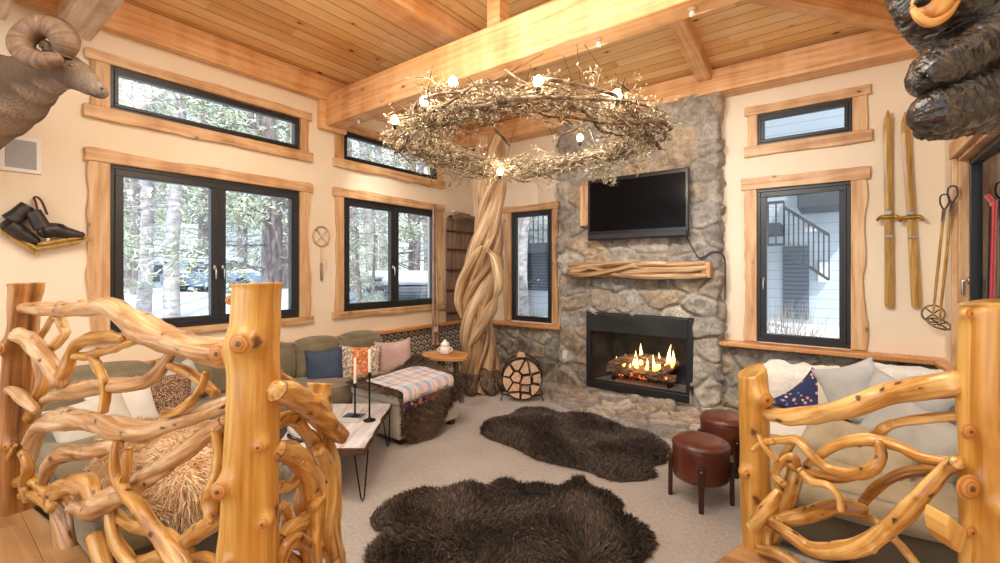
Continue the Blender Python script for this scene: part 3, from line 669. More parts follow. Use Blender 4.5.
# ------------------------------------------------------------------ windows
WN = [0]
def window(M, h, panes, cas, label, handles=(), fw=.035, sw=.06, inset=0):
    WN[0] += 1; a0, a1, z0, z1 = h
    root = empty('window_%d' % WN[0], M @ Vector(((a0+a1)/2, 0, z0)), label, kind='structure')
    Mi = M @ Matrix.Translation((0,-inset,0))
    def mk(i=False): b = MB(); b.M = Mi if i else M; return b
    def ring(b, x0, x1, q0, q1, w, y0, y1):
        b.box(x0,x1,y0,y1,q0,q0+w); b.box(x0,x1,y0,y1,q1-w,q1); b.box(x0,x0+w,y0,y1,q0+w,q1-w); b.box(x1-w,x1,y0,y1,q0+w,q1-w)
    b = mk(True); ring(b, a0, a1, z0, z1, fw, -.10, .004)
    if panes == 2: b.box((a0+a1)/2-.012,(a0+a1)/2+.012,-.10,.004,z0+fw,z1-fw)
    b.build('window_frame', M_black, root, smooth=False, bevel=.004)
    xs = [(a0+fw, a1-fw)] if panes == 1 else [(a0+fw,(a0+a1)/2-.008),((a0+a1)/2+.008,a1-fw)]
    for i, (x0, x1) in enumerate(xs):
        b = mk(True); ring(b, x0, x1, z0+fw, z1-fw, sw, -.065, .010); sash = b.build('sash', M_black, root, smooth=False, bevel=.005)
        b = mk(True); b.box(x0+sw-.005,x1-sw+.005,-.034,-.026,z0+fw+sw-.005,z1-fw-sw+.005); b.build('pane', M_glass, sash, smooth=False)
        if i < len(handles) and handles[i]:
            hx_ = x1-sw/2 if handles[i] > 0 else x0+sw/2; zc = (z0+z1)/2-.16
            b = mk(True); b.box(hx_-.012,hx_+.012,.010,.020,zc-.03,zc+.03); b.tube([(hx_,.016,zc),(hx_,.05,zc),(hx_,.054,zc-.05),(hx_,.054,zc-.11)], [.007,.007,.008,.007], n=8); b.build('handle', M_steel, sash, label='brushed steel handle')
    l, r, t, bt = cas[:4]; sd = WN[0]*3
    tt = .034
    if t: b = mk(); live_board(b, a0-l-.03, a1+r+.03, z1, z1+t, 0, tt+.008, 'tlr', .016, sd); b.build('casing', M_casing_h, root, smooth=False, bevel=.006, label='live edge pine head casing')
    if l: b = mk(); live_board(b, a0-l, a0, z0, z1, 0, tt, 'l', .03, sd+1); b.build('casing', M_casing, root, smooth=False, bevel=.006)
    if r: b = mk(); live_board(b, a1, a1+r, z0, z1, 0, tt, 'r', .03, sd+2); b.build('casing', M_casing, root, smooth=False, bevel=.006)
    if bt: b = mk(); live_board(b, a0-l-.04, a1+r+.04, z0-bt, z0, 0, tt+.012, 'blr', .018, sd+3); b.build('casing', M_casing_h, root, smooth=False, bevel=.006, label='live edge pine sill board')
    if inset:
        b = mk(); b.box(a0-.001,a0+.03,-inset-.02,.0,z0,z1); b.box(a1-.03,a1+.001,-inset-.02,.0,z0,z1); b.box(a0,a1,-inset-.02,0,z1-.03,z1); b.box(a0,a1,-inset-.02,0,z0,z0+.03); b.build('jamb', M_casing, root, smooth=False); return root
    return root
window(ML, W1, 2, (.14,.125,.105,.07), 'wide black casement window nearest the bighorn head', (1,-1))
window(ML, K1, 1, (.13,.11,.09,.11), 'long high window above the wide casement by the bighorn head', fw=.03, sw=.03)
window(ML, W2, 2, (.12,.12,.11,.08), 'black casement window behind the seated pillows, right of the hung racket', (1,0))
window(ML, K2, 1, (.11,.11,.09,.11), 'long high window behind the twig chandelier', fw=.03, sw=.03)
window(MBk, WS, 1, (.13,.10,.10,0), 'narrow black window between twisted trunk and chimney', fw=.03, sw=.05)
window(MBk, WR, 1, (.13,.12,.13,0), 'tall black window right of the chimney above the right sofa', (-1,), fw=.035, sw=.06)
window(MBk, KR, 1, (.10,.12,.10,.12), 'small high window above the one right of the chimney', fw=.03, sw=.035)
window(MR, WX, 1, (.12,.05,.13,0), 'window in the right wall past the ski poles', (1,), fw=.035, sw=.04, inset=.07)
# ------------------------------------------------------------------ fireplace
R = random.Random(7)
def mbM(M=None): b = MB(); b.M = M; return b
fx0, fx1, fz0, fz1 = FB; fy = CF-.055
fp = empty('fireplace', ((fx0+fx1)/2, fy, 0), 'black steel gas fireplace with a wide glass front set in the stone chimney', 'fireplace')
gz0, gz1 = .175, .845
MB().box(fx0,fx1,fy,fy+.1,fz1-.03,fz1).box(fx0,fx1,fy,fy+.1,fz0,gz0).box(fx0,fx0+.065,fy,fy+.1,gz0,fz1-.03).box(fx1-.075,fx1,fy,fy+.1,gz0,fz1-.03).build('frame', M_black, fp, smooth=False, bevel=.008)
MB().box(fx0+.05,fx1-.05,fy-.012,fy+.09,gz1-.01,fz1-.02).build('hood', M_hood, fp, smooth=False, bevel=.008)
b = MB(); X0, X1, Y0, Y1 = fx0+.065, fx1-.075, fy+.06, BY+.18
i0, i1 = X0+.12, X1-.12
b.quad((X0,Y0,gz0),(i0,Y1,gz0),(i0,Y1,gz1),(X0,Y0,gz1)); b.quad((X1,Y0,gz0),(X1,Y0,gz1),(i1,Y1,gz1),(i1,Y1,gz0)); b.quad((i0,Y1,gz0),(i1,Y1,gz0),(i1,Y1,gz1),(i0,Y1,gz1))
b.quad((X0,Y0,gz1),(i0,Y1,gz1),(i1,Y1,gz1),(X1,Y0,gz1)); b.build('firebox_lining', M_soot, fp, smooth=False)
b = MB(); b.quad((X0,Y0,gz0),(X1,Y0,gz0),(i1,Y1,gz0),(i0,Y1,gz0)); b.build('firebox_floor', M_ash, fp, smooth=False)
MB().box(X0-.01,X1+.01,fy+.03,fy+.034,gz0-.01,gz1+.01).build('glass_front', M_glass, fp, smooth=False)
b = MB()
for k in range(16): x = X0+.25+k*(X1-X0-.5)/15; b.box(x-.006,x+.006,Y0+.09,Y0+.31,gz0+.05,gz0+.065)
for x in (X0+.25,X1-.25): b.box(x-.01,x+.01,Y0+.09,Y0+.31,gz0,gz0+.06)
b.build('grate', M_iron, fp, smooth=False)
cxm = (X0+X1)/2
logs = [((X0+.18,Y0+.10,gz0+.14),(X1-.16,Y0+.13,gz0+.12),.055),((X0+.26,Y0+.27,gz0+.17),(X1-.30,Y0+.26,gz0+.18),.065),((X0+.22,Y0+.06,gz0+.20),(cxm-.12,Y0+.29,gz0+.31),.05),((cxm+.02,Y0+.20,gz0+.27),(X1-.2,Y0+.24,gz0+.32),.045),((cxm-.15,Y0+.27,gz0+.29),(cxm+.22,Y0+.22,gz0+.33),.05),((X1-.36,Y0+.07,gz0+.16),(X1-.17,Y0+.27,gz0+.30),.045)]
for k, (a, c, r) in enumerate(logs):
    a = Vector(a); c = Vector(c); lab = ['front charred log lying full width in the fire','rear charred log behind the flames','charred log leaning at the left of the fire','charred log lying high at the right of the fire','short charred log on top in the middle of the fire','charred log leaning at the right end of the fire'][k]
    MB().tube([a,(a+c)/2+Vector((0,0,.012)),c],[r,r*1.1,r*.9],n=12,step=.04,wob=.25,seed=k,cap='flat').build('fire_log', M_firelog, label=lab, cat='log', group='logs in the fireplace')
b = MB()
for k in range(46): b.ball((cxm+R.uniform(-.36,.36), Y0+R.uniform(.06,.28), gz0+.085+R.uniform(0,.05)), R.uniform(.016,.034), 6, 4, .4, k)
b.build('embers', M_ember, label='glowing ember bed among the charred logs', cat='embers', kind='stuff', smooth=False)
fire = empty('fire', (cxm, Y0+.2, gz0+.1), 'orange flames rising between the charred logs', 'fire')
for (px, pb, pt, w) in ((624,369,354,5),(633,372,350,5),(641,371,343,6.5),(637,373,356,5),(654,374,354,4),(668,370,344,5.5),(664,376,362,5),(629,374,363,4),(646,374,358,4),(615,368,356,4.5),(658,373,352,5),(672,368,350,4.5)):
    y = Y0+.15+R.uniform(-.05,.08); a = YP(px,pb,y); c = YP(px+R.uniform(-1,3),pt,y); w = w/450*5.3*.5; b = MB()
    L = c.z-a.z; pts = []; n = 10
    prof = [(0,.35),(.12,.8),(.3,1),(.5,.78),(.7,.45),(.88,.2),(1,.02)]
    rings = []
    for t, r in prof:
        cc = a+(c-a)*t+Vector((math.sin(t*5+px)*.012*t,0,0)); rings.append([b.pt((cc.x+math.cos(2*PI*k/n)*r*w, cc.y+math.sin(2*PI*k/n)*r*w*.6, cc.z)) for k in range(n)])
    for q in range(len(rings)-1):
        for k in range(n): k2 = (k+1)%n; b.face((rings[q][k],rings[q][k2],rings[q+1][k2],rings[q+1][k]), [(0,prof[q][0]),(1,prof[q][0]),(1,prof[q+1][0]),(0,prof[q+1][0])])
    b.build('flame', M_flame, fire)
# mantel: a shelf of twisted juniper limbs
mx0, mx1 = -2.95, -1.18
man = empty('mantel_shelf', ((mx0+mx1)/2, CF, 1.64), 'twisted juniper limb mantel shelf between the television and the fireplace', 'mantel')
MB().box(mx0+.03,mx1-.08,CF-.12,CF+.02,1.555,1.725).build('backing', M_drift, man, smooth=False, bevel=.02)
Lm = mx1-mx0
def mantel(pts, rad, seed): MB().tube([(mx0+Lm*t, CF-y, z) for t, y, z in pts], rad, n=12, step=.05, wob=.22, seed=seed, fl=.06, fln=4).build('limb', M_drift, man)
mantel([(0,.15,1.72),(.25,.17,1.715),(.5,.15,1.735),(.75,.16,1.72),(.97,.15,1.725)],[.035,.032,.03,.034,.03],1)
mantel([(0,.16,1.585),(.2,.18,1.59),(.4,.19,1.65),(.55,.19,1.71),(.7,.17,1.725),(.85,.15,1.715)],[.045,.04,.036,.034,.028,.02],2)
mantel([(0,.13,1.66),(.15,.17,1.69),(.3,.18,1.64),(.42,.17,1.59),(.7,.17,1.575),(.98,.16,1.59)],[.035,.035,.032,.034,.04,.034],3)
mantel([(.3,.15,1.62),(.5,.16,1.64),(.75,.17,1.64),(.98,.16,1.67)],[.03,.045,.05,.03],4)
mantel([(.02,.15,1.62),(.1,.18,1.64),(.2,.17,1.69),(.3,.16,1.72)],[.03,.03,.028,.02],5)
mantel([(.45,.18,1.68),(.52,.2,1.70),(.58,.18,1.68)],[.02,.035,.02],6)
MB().box(mx1-.08,mx1+.02,CF-.17,CF+.01,1.56,1.74).build('end_block', M_casing, man, smooth=False, bevel=.02, label='sawn end block')
# television on its wood backing
tx0, tx1, tz0, tz1, ty = -2.655, -1.385, 2.035, 2.835, CF-.19
tv = empty('television', ((tx0+tx1)/2, ty, 2.43), 'large black flat television mounted on the stone chimney', 'television')
MB().box(tx0,tx1,ty,ty+.07,tz0,tz1).build('housing', M_tv, tv, smooth=False, bevel=.012)
MB().box(tx0+.035,tx1-.035,ty-.003,ty+.004,tz0+.115,tz1-.05).build('screen', M_screen, tv, smooth=False)
MB().box(tx0+.02,tx1-.02,ty-.02,ty,tz0+.012,tz0+.075).build('speaker_bar', M_black, tv, smooth=False, bevel=.008)
MB().box((tx0+tx1)/2-.25,(tx0+tx1)/2+.25,ty+.07,CF+.02,2.25,2.62).build('wall_mount', M_black, tv, smooth=False)
MB().box(tx0-.145,tx0-.025,CF-.13,CF+.03,2.24,2.78).build('mount_block', M_casing, smooth=False, bevel=.012, label='upright orange pine block on the stone behind the left edge of the television', cat='wood block')
MB().tube([(tx1-.05,CF-.09,2.04),(tx1-.01,CF-.08,1.95),(tx1+.07,CF-.07,1.80),(tx1+.12,CF-.075,1.80),(CR-.1,CF-.085,1.81),(CR-.03,CF-.08,1.86),(CR+.055,CF-.03,1.84),(CR+.07,CF+.1,1.72),(CR+.06,CF+.14,1.3)], .009, n=8, step=.03).build('cable', M_cable, label='grey cable hanging from the television round the chimney corner', cat='cable')
q = YP(564.5,355,CF-.065); MB().box(q.x-.035,q.x+.035,q.y,q.y+.09,q.z-.055,q.z+.055).build('wall_outlet', M_white_plastic, smooth=False, bevel=.006, label='white outlet plate on the stone left of the fireplace', cat='outlet')
# round log rack, its ring facing the room
lc = Vector((-3.27,4.80,.285)); fdir = (EYE-lc); fdir.z = 0; fdir.normalize(); sdir = Vector((-fdir.y,fdir.x,0))
MLR = Matrix(((sdir.x,fdir.x,0,lc.x),(sdir.y,fdir.y,0,lc.y),(0,0,1,lc.z),(0,0,0,1)))
rk = empty('log_rack', (lc.x,lc.y,0), 'round black iron log ring full of split firewood beside the twisted trunk', 'log rack')
for yy in (.14,-.14):
    b = mbM(MLR); b.tube([(math.cos(a)*.255,yy,math.sin(a)*.255) for a in [2*PI*k/32 for k in range(33)]], .006, n=6, cap=None); b.build('ring', M_iron, rk)
    for sx in (-1,1):
        b = mbM(MLR); b.tube([(sx*.13,yy,-.22),(sx*.24,yy,-.20),(sx*.27,yy,-.277)], .008, n=6); b.build('foot', M_iron, rk)
b = mbM(MLR)
for a in (-2.6,-1.57,-.55,.6,2.5): b.tube([(math.cos(a)*.255,-.14,math.sin(a)*.255),(math.cos(a)*.255,.14,math.sin(a)*.255)], .006, n=6)
b.build('cross_bar', M_iron, rk)
def cell_poly(seeds, k, rad):
    poly = [(rad*math.cos(2*PI*i/28), rad*math.sin(2*PI*i/28)) for i in range(28)]; s = seeds[k]
    for j, o in enumerate(seeds):
        if j == k: continue
        mxx, mzz = (s[0]+o[0])/2, (s[1]+o[1])/2; nx, nz = o[0]-s[0], o[1]-s[1]; L = math.hypot(nx,nz); nx /= L; nz /= L; out = []
        for i in range(len(poly)):
            p, q = poly[i], poly[(i+1)%len(poly)]; dp = (p[0]-mxx)*nx+(p[1]-mzz)*nz+.004; dq = (q[0]-mxx)*nx+(q[1]-mzz)*nz+.004
            if dp <= 0: out.append(p)
            if dp*dq < 0: t = dp/(dp-dq); out.append((p[0]+(q[0]-p[0])*t, p[1]+(q[1]-p[1])*t))
        poly = out
    return poly
seeds = [(-.17,.10),(-.06,.17),(.03,.12),(.15,.14),(.19,.0),(-.07,.03),(.05,-.01),(-.19,-.05),(-.09,-.11),(.05,-.13),(.16,-.13),(-.08,-.21),(.04,-.22)]
where = ['at the upper left of the ring','at the top left of the ring','at the top of the ring','at the top right of the ring','at the right edge of the ring','left of the ring centre','at the ring centre','at the left edge of the ring','below and left of the ring centre','below the ring centre','at the lower right of the ring','at the bottom left of the ring','at the bottom of the ring']
for k in range(len(seeds)):
    po = cell_poly(seeds,k,.243); px_ = sum(x for x,_ in po)/len(po); pz_ = sum(z for _,z in po)/len(po); sh = R.uniform(.86,.98); po = [(px_+(x-px_)*sh*(1+.05*noise.noise(Vector((x*30,z*30,k)))),pz_+(z-pz_)*sh) for x,z in po]; f0 = .17+R.uniform(-.03,.04); b = mbM(MLR); b.prism(po, -.19, f0); o = b.build('split_log', M_bark, smooth=False, bevel=.008, label='split firewood log '+where[k], cat='log', group='split logs in the round rack')
    b = mbM(MLR); cxx = sum(x for x,_ in po)/len(po); czz = sum(z for _,z in po)/len(po); b.prism([(cxx+(x-cxx)*.9,czz+(z-czz)*.9) for x,z in po], f0-.01, f0+.004); b.build('cut_end', M_endgrain, o, smooth=False, label='pale split end')
q = MLR @ Vector((-.02,-.02,.25)); b = mbM(MLR); b.prism([(-.08,.262),(.05,.258),(.035,.325),(-.05,.345)], -.17, .12); o = b.build('split_log', M_bark, smooth=False, bevel=.008, label='split firewood log lying on top of the ring', cat='log')
b = mbM(MLR); b.prism([(-.07,.267),(.045,.264),(.03,.32),(-.045,.338)], .115, .125); b.build('cut_end', M_endgrain, o, smooth=False, label='pale split end')
# ------------------------------------------------------------------ furniture
def softpart(name, m, parent, dims, r=.06, puff=.02, seed=0, **kw): return MB().soft(*dims, r=r, puff=puff, seed=seed).build(name, m, parent, **kw)
def bolt(name, m, parent, dims, bev=.02): return MB().box(*dims).build(name, m, parent, smooth=False, bevel=bev, seg=3)
# left sectional
sf = empty('sectional_sofa', (-4.5,2.0,0), 'long olive velvet sectional sofa under the wide windows', 'sofa')
bolt('base', M_olive_base, sf, (-4.93,-4.08,1.42,3.66,.06,.28)); bolt('base', M_olive_base, sf, (-4.93,-2.78,.50,1.42,.06,.28))
for k, (y0,y1) in enumerate(((1.44,2.17),(2.18,2.92),(2.93,3.66))): softpart('seat_cushion', M_olive, sf, (-4.9,-4.03,y0,y1,.27,.47), .05, .015, k)
softpart('seat_cushion', M_olive, sf, (-4.9,-3.86,.52,1.43,.27,.46), .05, .015, 5); softpart('seat_cushion', M_olive, sf, (-3.85,-2.74,.52,1.43,.27,.46), .05, .015, 6)
bolt('back_frame', M_olive_base, sf, (-4.95,-4.80,.50,3.70,.06,.74))
for k, (y0,y1) in enumerate(((.52,1.30),(1.31,1.91),(1.92,2.53),(2.54,3.10),(3.11,3.68))): softpart('back_cushion', M_olive, sf, (-4.88,-4.66,y0,y1,.44,.86), .09, .04, k+8)
for x, y in ((-2.86,.58),(-2.86,1.34),(-4.85,3.58),(-4.85,.58),(-4.14,3.58)): b = MB(); b.box(x-.03,x+.03,y-.03,y+.03,0,.065); b.build('foot', M_darkwood, sf, smooth=False)
# sofa end with fleece and blanket, window sheen put into its cream colour
ot = empty('sofa_end', (-3.66,3.19,0), 'sofa end block under fleece and plaid blanket, window sheen painted as cream', 'sofa_end')
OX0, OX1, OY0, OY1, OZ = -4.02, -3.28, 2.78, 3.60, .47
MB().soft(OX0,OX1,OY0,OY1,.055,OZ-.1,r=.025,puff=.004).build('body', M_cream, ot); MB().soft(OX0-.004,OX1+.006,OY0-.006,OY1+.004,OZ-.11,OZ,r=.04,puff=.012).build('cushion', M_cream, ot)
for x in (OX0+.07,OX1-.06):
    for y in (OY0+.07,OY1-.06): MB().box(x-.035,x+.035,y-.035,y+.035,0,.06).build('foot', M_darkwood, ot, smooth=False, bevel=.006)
def fleece(s, t):
    top = OX1+.012-(OX0+.02); bot = [.455,.46,.45,.40,.30,.24,.20,.18][min(7,int(s*7.99))]; i = s*7; i0 = int(min(6,i)); fr = i-i0
    bl = [.36,.46,.47,.46,.42,.30,.22,.15]; bot = bl[i0]*(1-fr)+bl[i0+1]*fr
    y = OY0-.06+s*(OY1-OY0+.11); L = t*(top+bot); bu = .012*noise.noise(Vector((s*5,t*6,1)))
    back = .18*max(0,1-s*2.2)
    if L < top-.05: x = OX0+.02+L; z = OZ+.022
    elif L < top+.05: a = (L-top+.05)/.1*PI/2; x = OX1+.012-.05+.07*math.sin(a)+.02; z = OZ+.022-.05+.05*math.cos(a)
    else: x = OX1+.055+.02*math.sin(s*9+t*4); z = OZ+.022-.05-(L-top-.05)
    y += (s-.5)*.10*math.sin(t*5)
    lift = .17*math.exp(-((s-1)/.22)**2)*max(0,1-t*2.2)       # gathered over the far corner
    return Vector((x+bu, y, max(.03,z+bu+lift)))
b = MB(); b.grid(fleece, 26, 40); fur_on_mesh(b, 30000, .055, .007, 3, lean=(.25,0,-.35), lump=.6, ref=(.7,.2,.7)); b.build('sheepskin_throw', M_fur_fleece, smooth=False, label='brown sheepskin fleece hanging over the front of the sofa end', cat='sheepskin')
def fleece2(s, t):                         # the part that falls over the end
    x = OX0+.1+s*.66; L = t*.34; 
    return Vector((x, OY1+.035+.0*t+(.02 if t > .1 else -.02), OZ+.03-L*(.6+.5*s)+.02*math.sin(s*9)))
def blanket(s, t):
    A, B_, Cc, D = Vector((-3.80,2.80,0)), Vector((-3.86,3.55,0)), Vector((0,3.42,0)), Vector((0,2.76,0))
    y = (A.y+(B_.y-A.y)*s)*(1-t)+(D.y+(Cc.y-D.y)*s)*t; xs = A.x+(B_.x-A.x)*s; top = OX1+.03-xs; L = t*(top+.09)
    zt = OZ+.062+.02*s
    if L < top-.04: x = xs+L; z = zt
    else: a = min(1,(L-top+.04)/.06); x = OX1+.03-.04+.04*a+.05; z = zt-.03*a-max(0,L-top-.02)
    return Vector((x+(.05*min(1,max(0,(L-top+.3)/.3)))*0, y, z+.012*noise.noise(Vector((s*4,t*5,8)))))
bl = empty('plaid_blanket', blanket(.5,.5), 'pastel plaid wool blanket folded on the sofa end, its fringe over the fleece', 'blanket')
b = MB(); b.grid(blanket, 18, 24, (.75,.62)); o = b.build('cloth', M_plaid, bl); so = o.modifiers.new('t','SOLIDIFY'); so.thickness = .012
b = MB()
for k in range(70):
    s = k/69; p = blanket(s,1.0); b.tube([p,p+Vector((.012,R.uniform(-.01,.01),-.03)),p+Vector((.016,R.uniform(-.02,.02),-.075))],[.0045,.004,.002],n=4,cap=None)
b.build('fringe', M_fringe, bl, smooth=False, kind='stuff')
# pillows
def pillow(c, w, h, t, m, label, nrm, roll=0, seed=0, cat='pillow', name='throw_pillow', group=None, sag=.05):
    n = Vector(nrm).normalized(); up = Vector((0,0,1)); sx = up.cross(n).normalized(); uz = n.cross(sx)
    q = Quaternion(n, roll); sx = q @ sx; uz = q @ uz; c = Vector(c)
    b = MB(); N = 14
    for sg in (1,-1):
        def fn(u, v):
            a = (u*2-1); d = (v*2-1); a = math.sin(a*PI/2); d = math.sin(d*PI/2)
            px = a*w/2*(1-.07*(1-d*d)*abs(a)); pz = d*h/2*(1-.07*(1-a*a)*abs(d))
            th = t/2*max(0,(1-a**4)*(1-d**4))**.55; wr = .010*noise.noise(Vector((a*2.6+seed,d*2.6,sg)))+.006*noise.noise(Vector((a*7+seed,d*7,sg)))
            pz -= sag*max(0,d)*(1-a*a)*h
            return c+sx*px+uz*pz+n*(sg*(th+wr*(1-a**6)*(1-d**6)))
        idx = b.grid(fn, N, N)
        nf = N*N; 
        for k in range(nf):
            f = len(b.f)-nf+k; i, j = divmod(k, N); g = lambda z: math.sin((z/N*2-1)*PI/2)
            b.uv[f] = [(g(i)*w/2,g(j)*h/2),(g(i+1)*w/2,g(j)*h/2),(g(i+1)*w/2,g(j+1)*h/2),(g(i)*w/2,g(j+1)*h/2)]
    return b.build(name, m, label=label, cat=cat, group=group)
def xpil(px, py, x, w, h, m, label, nrm=(1,-.35,.32), roll=0, seed=0, t=.17): return pillow(XP(px,py,x), w, h, t, m, label, nrm, roll, seed)
xpil(325,366,-4.52,.40,.40,M_navy,'plain dark blue throw pillow on the olive sofa',(1,-.5,.3),.05,1)
xpil(360,364,-4.36,.47,.45,M_kilim,'woven throw pillow with an orange centre between the blue and pink pillows',(1,-.55,.28),-.06,2)
xpil(394,357,-4.26,.44,.42,M_pink,'dusty pink throw pillow nearest the side table',(1,-.6,.25),.06,3)
xpil(124,409,-4.46,.42,.38,M_white_cloth,'plain white pillow behind the log railing',(1,-.1,.35),.15,4)
xpil(162,396,-4.50,.44,.40,M_speckle,'brown speckled knit pillow behind the log railing',(1,.0,.35),-.1,5)
xpil(176,384,-4.62,.40,.36,M_grey,'pale blue grey pillow mostly hidden behind the speckled one',(1,0,.3),.3,6)
xpil(92,420,-4.35,.46,.36,M_cream,'large cream pillow behind the railing beside the white one',(1,.1,.5),.2,16)
# tan pelt over the near seat
def pelt(s, t):
    x = -4.10+1.42*s; y = .62+.72*t+.10*math.sin(s*6); wd = .55+.45*math.sin(PI*min(1,max(0,s*1.02))); y = 1.0+(y-1.0)*wd
    z = .478+.07*max(0,noise.noise(Vector((s*4,t*3,2))))+.05*(1-abs(2*t-1))
    if s > .93: z -= (s-.93)*1.2; x -= (s-.93)*.4
    return Vector((x,y,z))
b = MB(); b.grid(pelt, 30, 14); fur_on_mesh(b, 26000, .07, .006, 9, lean=(.9,.1,-.1), lump=.35, ref=(0,0,1), jit=.45); b.build('fur_pelt', M_fur_tan, smooth=False, label='long haired tan pelt spread over the near end of the olive sofa', cat='pelt')
b = MB(); tp = [P(172,450,2.62),P(182,468,2.5),P(190,488,2.42),P(187,508,2.38)]; b.tube(tp,[.06,.11,.13,.08],n=14,step=.03,wob=.15); fur_on_mesh(b, 8000, .08, .006, 10, lean=(.1,0,-.8), lump=.3); b.build('fur_pelt', M_fur_tan, smooth=False, label='bushy tan tail pelt hanging over the sofa edge by the near log post', cat='pelt')
# coffee table
tc = [Vector((-2.66,1.95,0)),Vector((-3.36,2.76,0)),Vector((-3.92,2.32,0)),Vector((-3.16,1.53,0))]
ct = empty('coffee_table', (-3.25,2.1,0), 'low live edge slab coffee table, window sheen painted white, on hairpin legs', 'coffee table')
poly = []
for i in range(4):
    a, c = tc[i], tc[(i+1)%4]; k = 14; nrm = Vector(((c-a).y,-(c-a).x,0)).normalized()
    for j in range(k):
        t = j/k; o = (.02*noise.noise(Vector((t*4,i*3,2)))+.01*noise.noise(Vector((t*13,i*3,7)))) if i in (0,2) and j else .006*noise.noise(Vector((t*9,i,1))); p = a.lerp(c,t)+nrm*o; poly.append((p.x,p.y))
MB().slab(poly,.348,.396).build('edge', M_tableedge, ct, smooth=False, bevel=.006, label='dark bark edge')
cc = sum(tc,Vector())/4; b = MB(); tp = [(cc.x+(x-cc.x)*.985,cc.y+(y-cc.y)*.985) for x,y in poly]
fwd = (tc[1]-tc[0]).normalized(); sdv = Vector((fwd.y,-fwd.x,0)); i = [b.pt((x,y,.399)) for x,y in tp]; b.face(i,[((Vector((x,y,0))).dot(sdv),(Vector((x,y,0))).dot(fwd)) for x,y in tp]); b.build('slab_top', M_table, ct, smooth=False)
for k, (a, c) in enumerate(((tc[0],1),(tc[1],1),(tc[2],1),(tc[3],1))):
    p = a.lerp(cc,.13); s1 = (cc-a).normalized(); s2 = Vector((-s1.y,s1.x,0)); b = MB(); ft = p-s1*.03
    b.tube([p+s2*.05+Vector((0,0,.35)), ft+s2*.012+Vector((0,0,.03)), ft+Vector((0,0,.006)), ft-s2*.012+Vector((0,0,.03)), p-s2*.05+Vector((0,0,.35))], .0055, n=6); b.build('hairpin_leg', M_iron, ct)
def candle(px, pyb, pyt, pyc, label):
    p = ZP(px,pyb,.40); d = (p-EYE).dot(FW); zt = H+(HY-pyt)*d/450; zc = H+(HY-pyc)*d/450
    r = empty('candle_holder', p, label, 'candlestick', 'candlesticks on the coffee table')
    MB().lathe([(.05,.0),(.052,.006),(.04,.012),(.012,.02),(.008,.04),(.007,zc-.42),(.012,zc-.415),(.02,zc-.405),(.013,zc-.395),(.015,zc-.375)],18,(p.x,p.y,p.z)).build('stick', M_iron, r)
    c = MB().lathe([(.011,zc-.39),(.0125,zc-.38),(.010,zt-.41),(.003,zt-.40)],14,(p.x,p.y,p.z)).build('taper', M_candle, label='ivory taper candle in the '+label.split(' on the')[0], cat='candle', group='taper candles')
    MB().tube([(p.x,p.y,zt-.003),(p.x+.002,p.y,zt+.014)],.0015,n=5).build('wick', M_dark, c)
candle(355,417,357,386,'short black candlestick on the coffee table, left of the taller one')
candle(369.5,420.5,349,375,'tall black candlestick on the coffee table, right of the shorter one')
p = ZP(352,418,.40); b = MB(); MM = Matrix.Translation(p) @ Matrix.Rotation(.5,4,'Z')
b.M = MM; b.slab([(-.10,-.12),(.10,-.12),(.10,.12),(-.10,.12)],.0,.008); mg = b.build('magazine', M_grey, smooth=False, bevel=.002, label='grey folded leaflet lying flat by the candlesticks', cat='leaflet')
b = MB(); b.M = MM; b.slab([(-.085,-.02),(.085,-.02),(.085,.10),(-.085,.10)],.008,.0095); b.build('cover_panel', M_navy, mg, smooth=False)
p = ZP(301,438,.40); bx = empty('tissue_box', p, 'small white box with a dark band seen through the short railing', 'box')
MB().box(p.x-.09,p.x+.09,p.y-.06,p.y+.06,p.z,p.z+.03).build('band', M_dark, bx, smooth=False); MB().soft(p.x-.085,p.x+.085,p.y-.055,p.y+.055,p.z+.028,p.z+.10,r=.02,n=5).build('body', M_white_plastic, bx)
# side table by the trunk
sp = Vector((-3.98,4.12,0)); st = empty('side_table', sp, 'live edge wood side table between sofa end and twisted trunk', 'side table')
po = []
for k in range(40):
    a = 2*PI*k/40; rr = 1+.12*noise.noise(Vector((math.cos(a)*1.3,math.sin(a)*1.3,4)))+.05*noise.noise(Vector((math.cos(a)*4,math.sin(a)*4,9)))
    po.append((sp.x+.32*rr*math.cos(a), sp.y+.25*rr*math.sin(a)))
MB().slab(po,.545,.59).build('slab_top', M_ledge, st, smooth=False, bevel=.008)
for k, (dx,dy) in enumerate(((.18,.06),(-.16,.10),(.02,-.14))): MB().tube([(sp.x+dx*1.2,sp.y+dy*1.2,0),(sp.x+dx*.9,sp.y+dy*.9,.28),(sp.x+dx*.7,sp.y+dy*.7,.55)],[.035,.03,.035],n=10,step=.05,wob=.2,seed=k).build('leg', M_bark, st)
p = ZP(445,354,.59); jr = empty('lidded_jar', p, 'small white lidded ceramic jar on the live edge side table', 'jar')
MB().lathe([(.05,.0),(.066,.01),(.07,.05),(.064,.09),(.05,.105)],22,tuple(p)).build('body', M_ceramic, jr); MB().lathe([(.056,.105),(.06,.115),(.05,.14),(.03,.155),(.018,.16),(.02,.175),(.0,.182)],22,tuple(p)).build('lid', M_ceramic, jr)
for s in (-1,1): MB().tube([(p.x+s*.06*RT.x,p.y+s*.06*RT.y,p.z+.03),(p.x+s*.095*RT.x,p.y+s*.095*RT.y,p.z+.055),(p.x+s*.062*RT.x,p.y+s*.062*RT.y,p.z+.085)],.008,n=6,step=.01).build('handle', M_ceramic, jr)
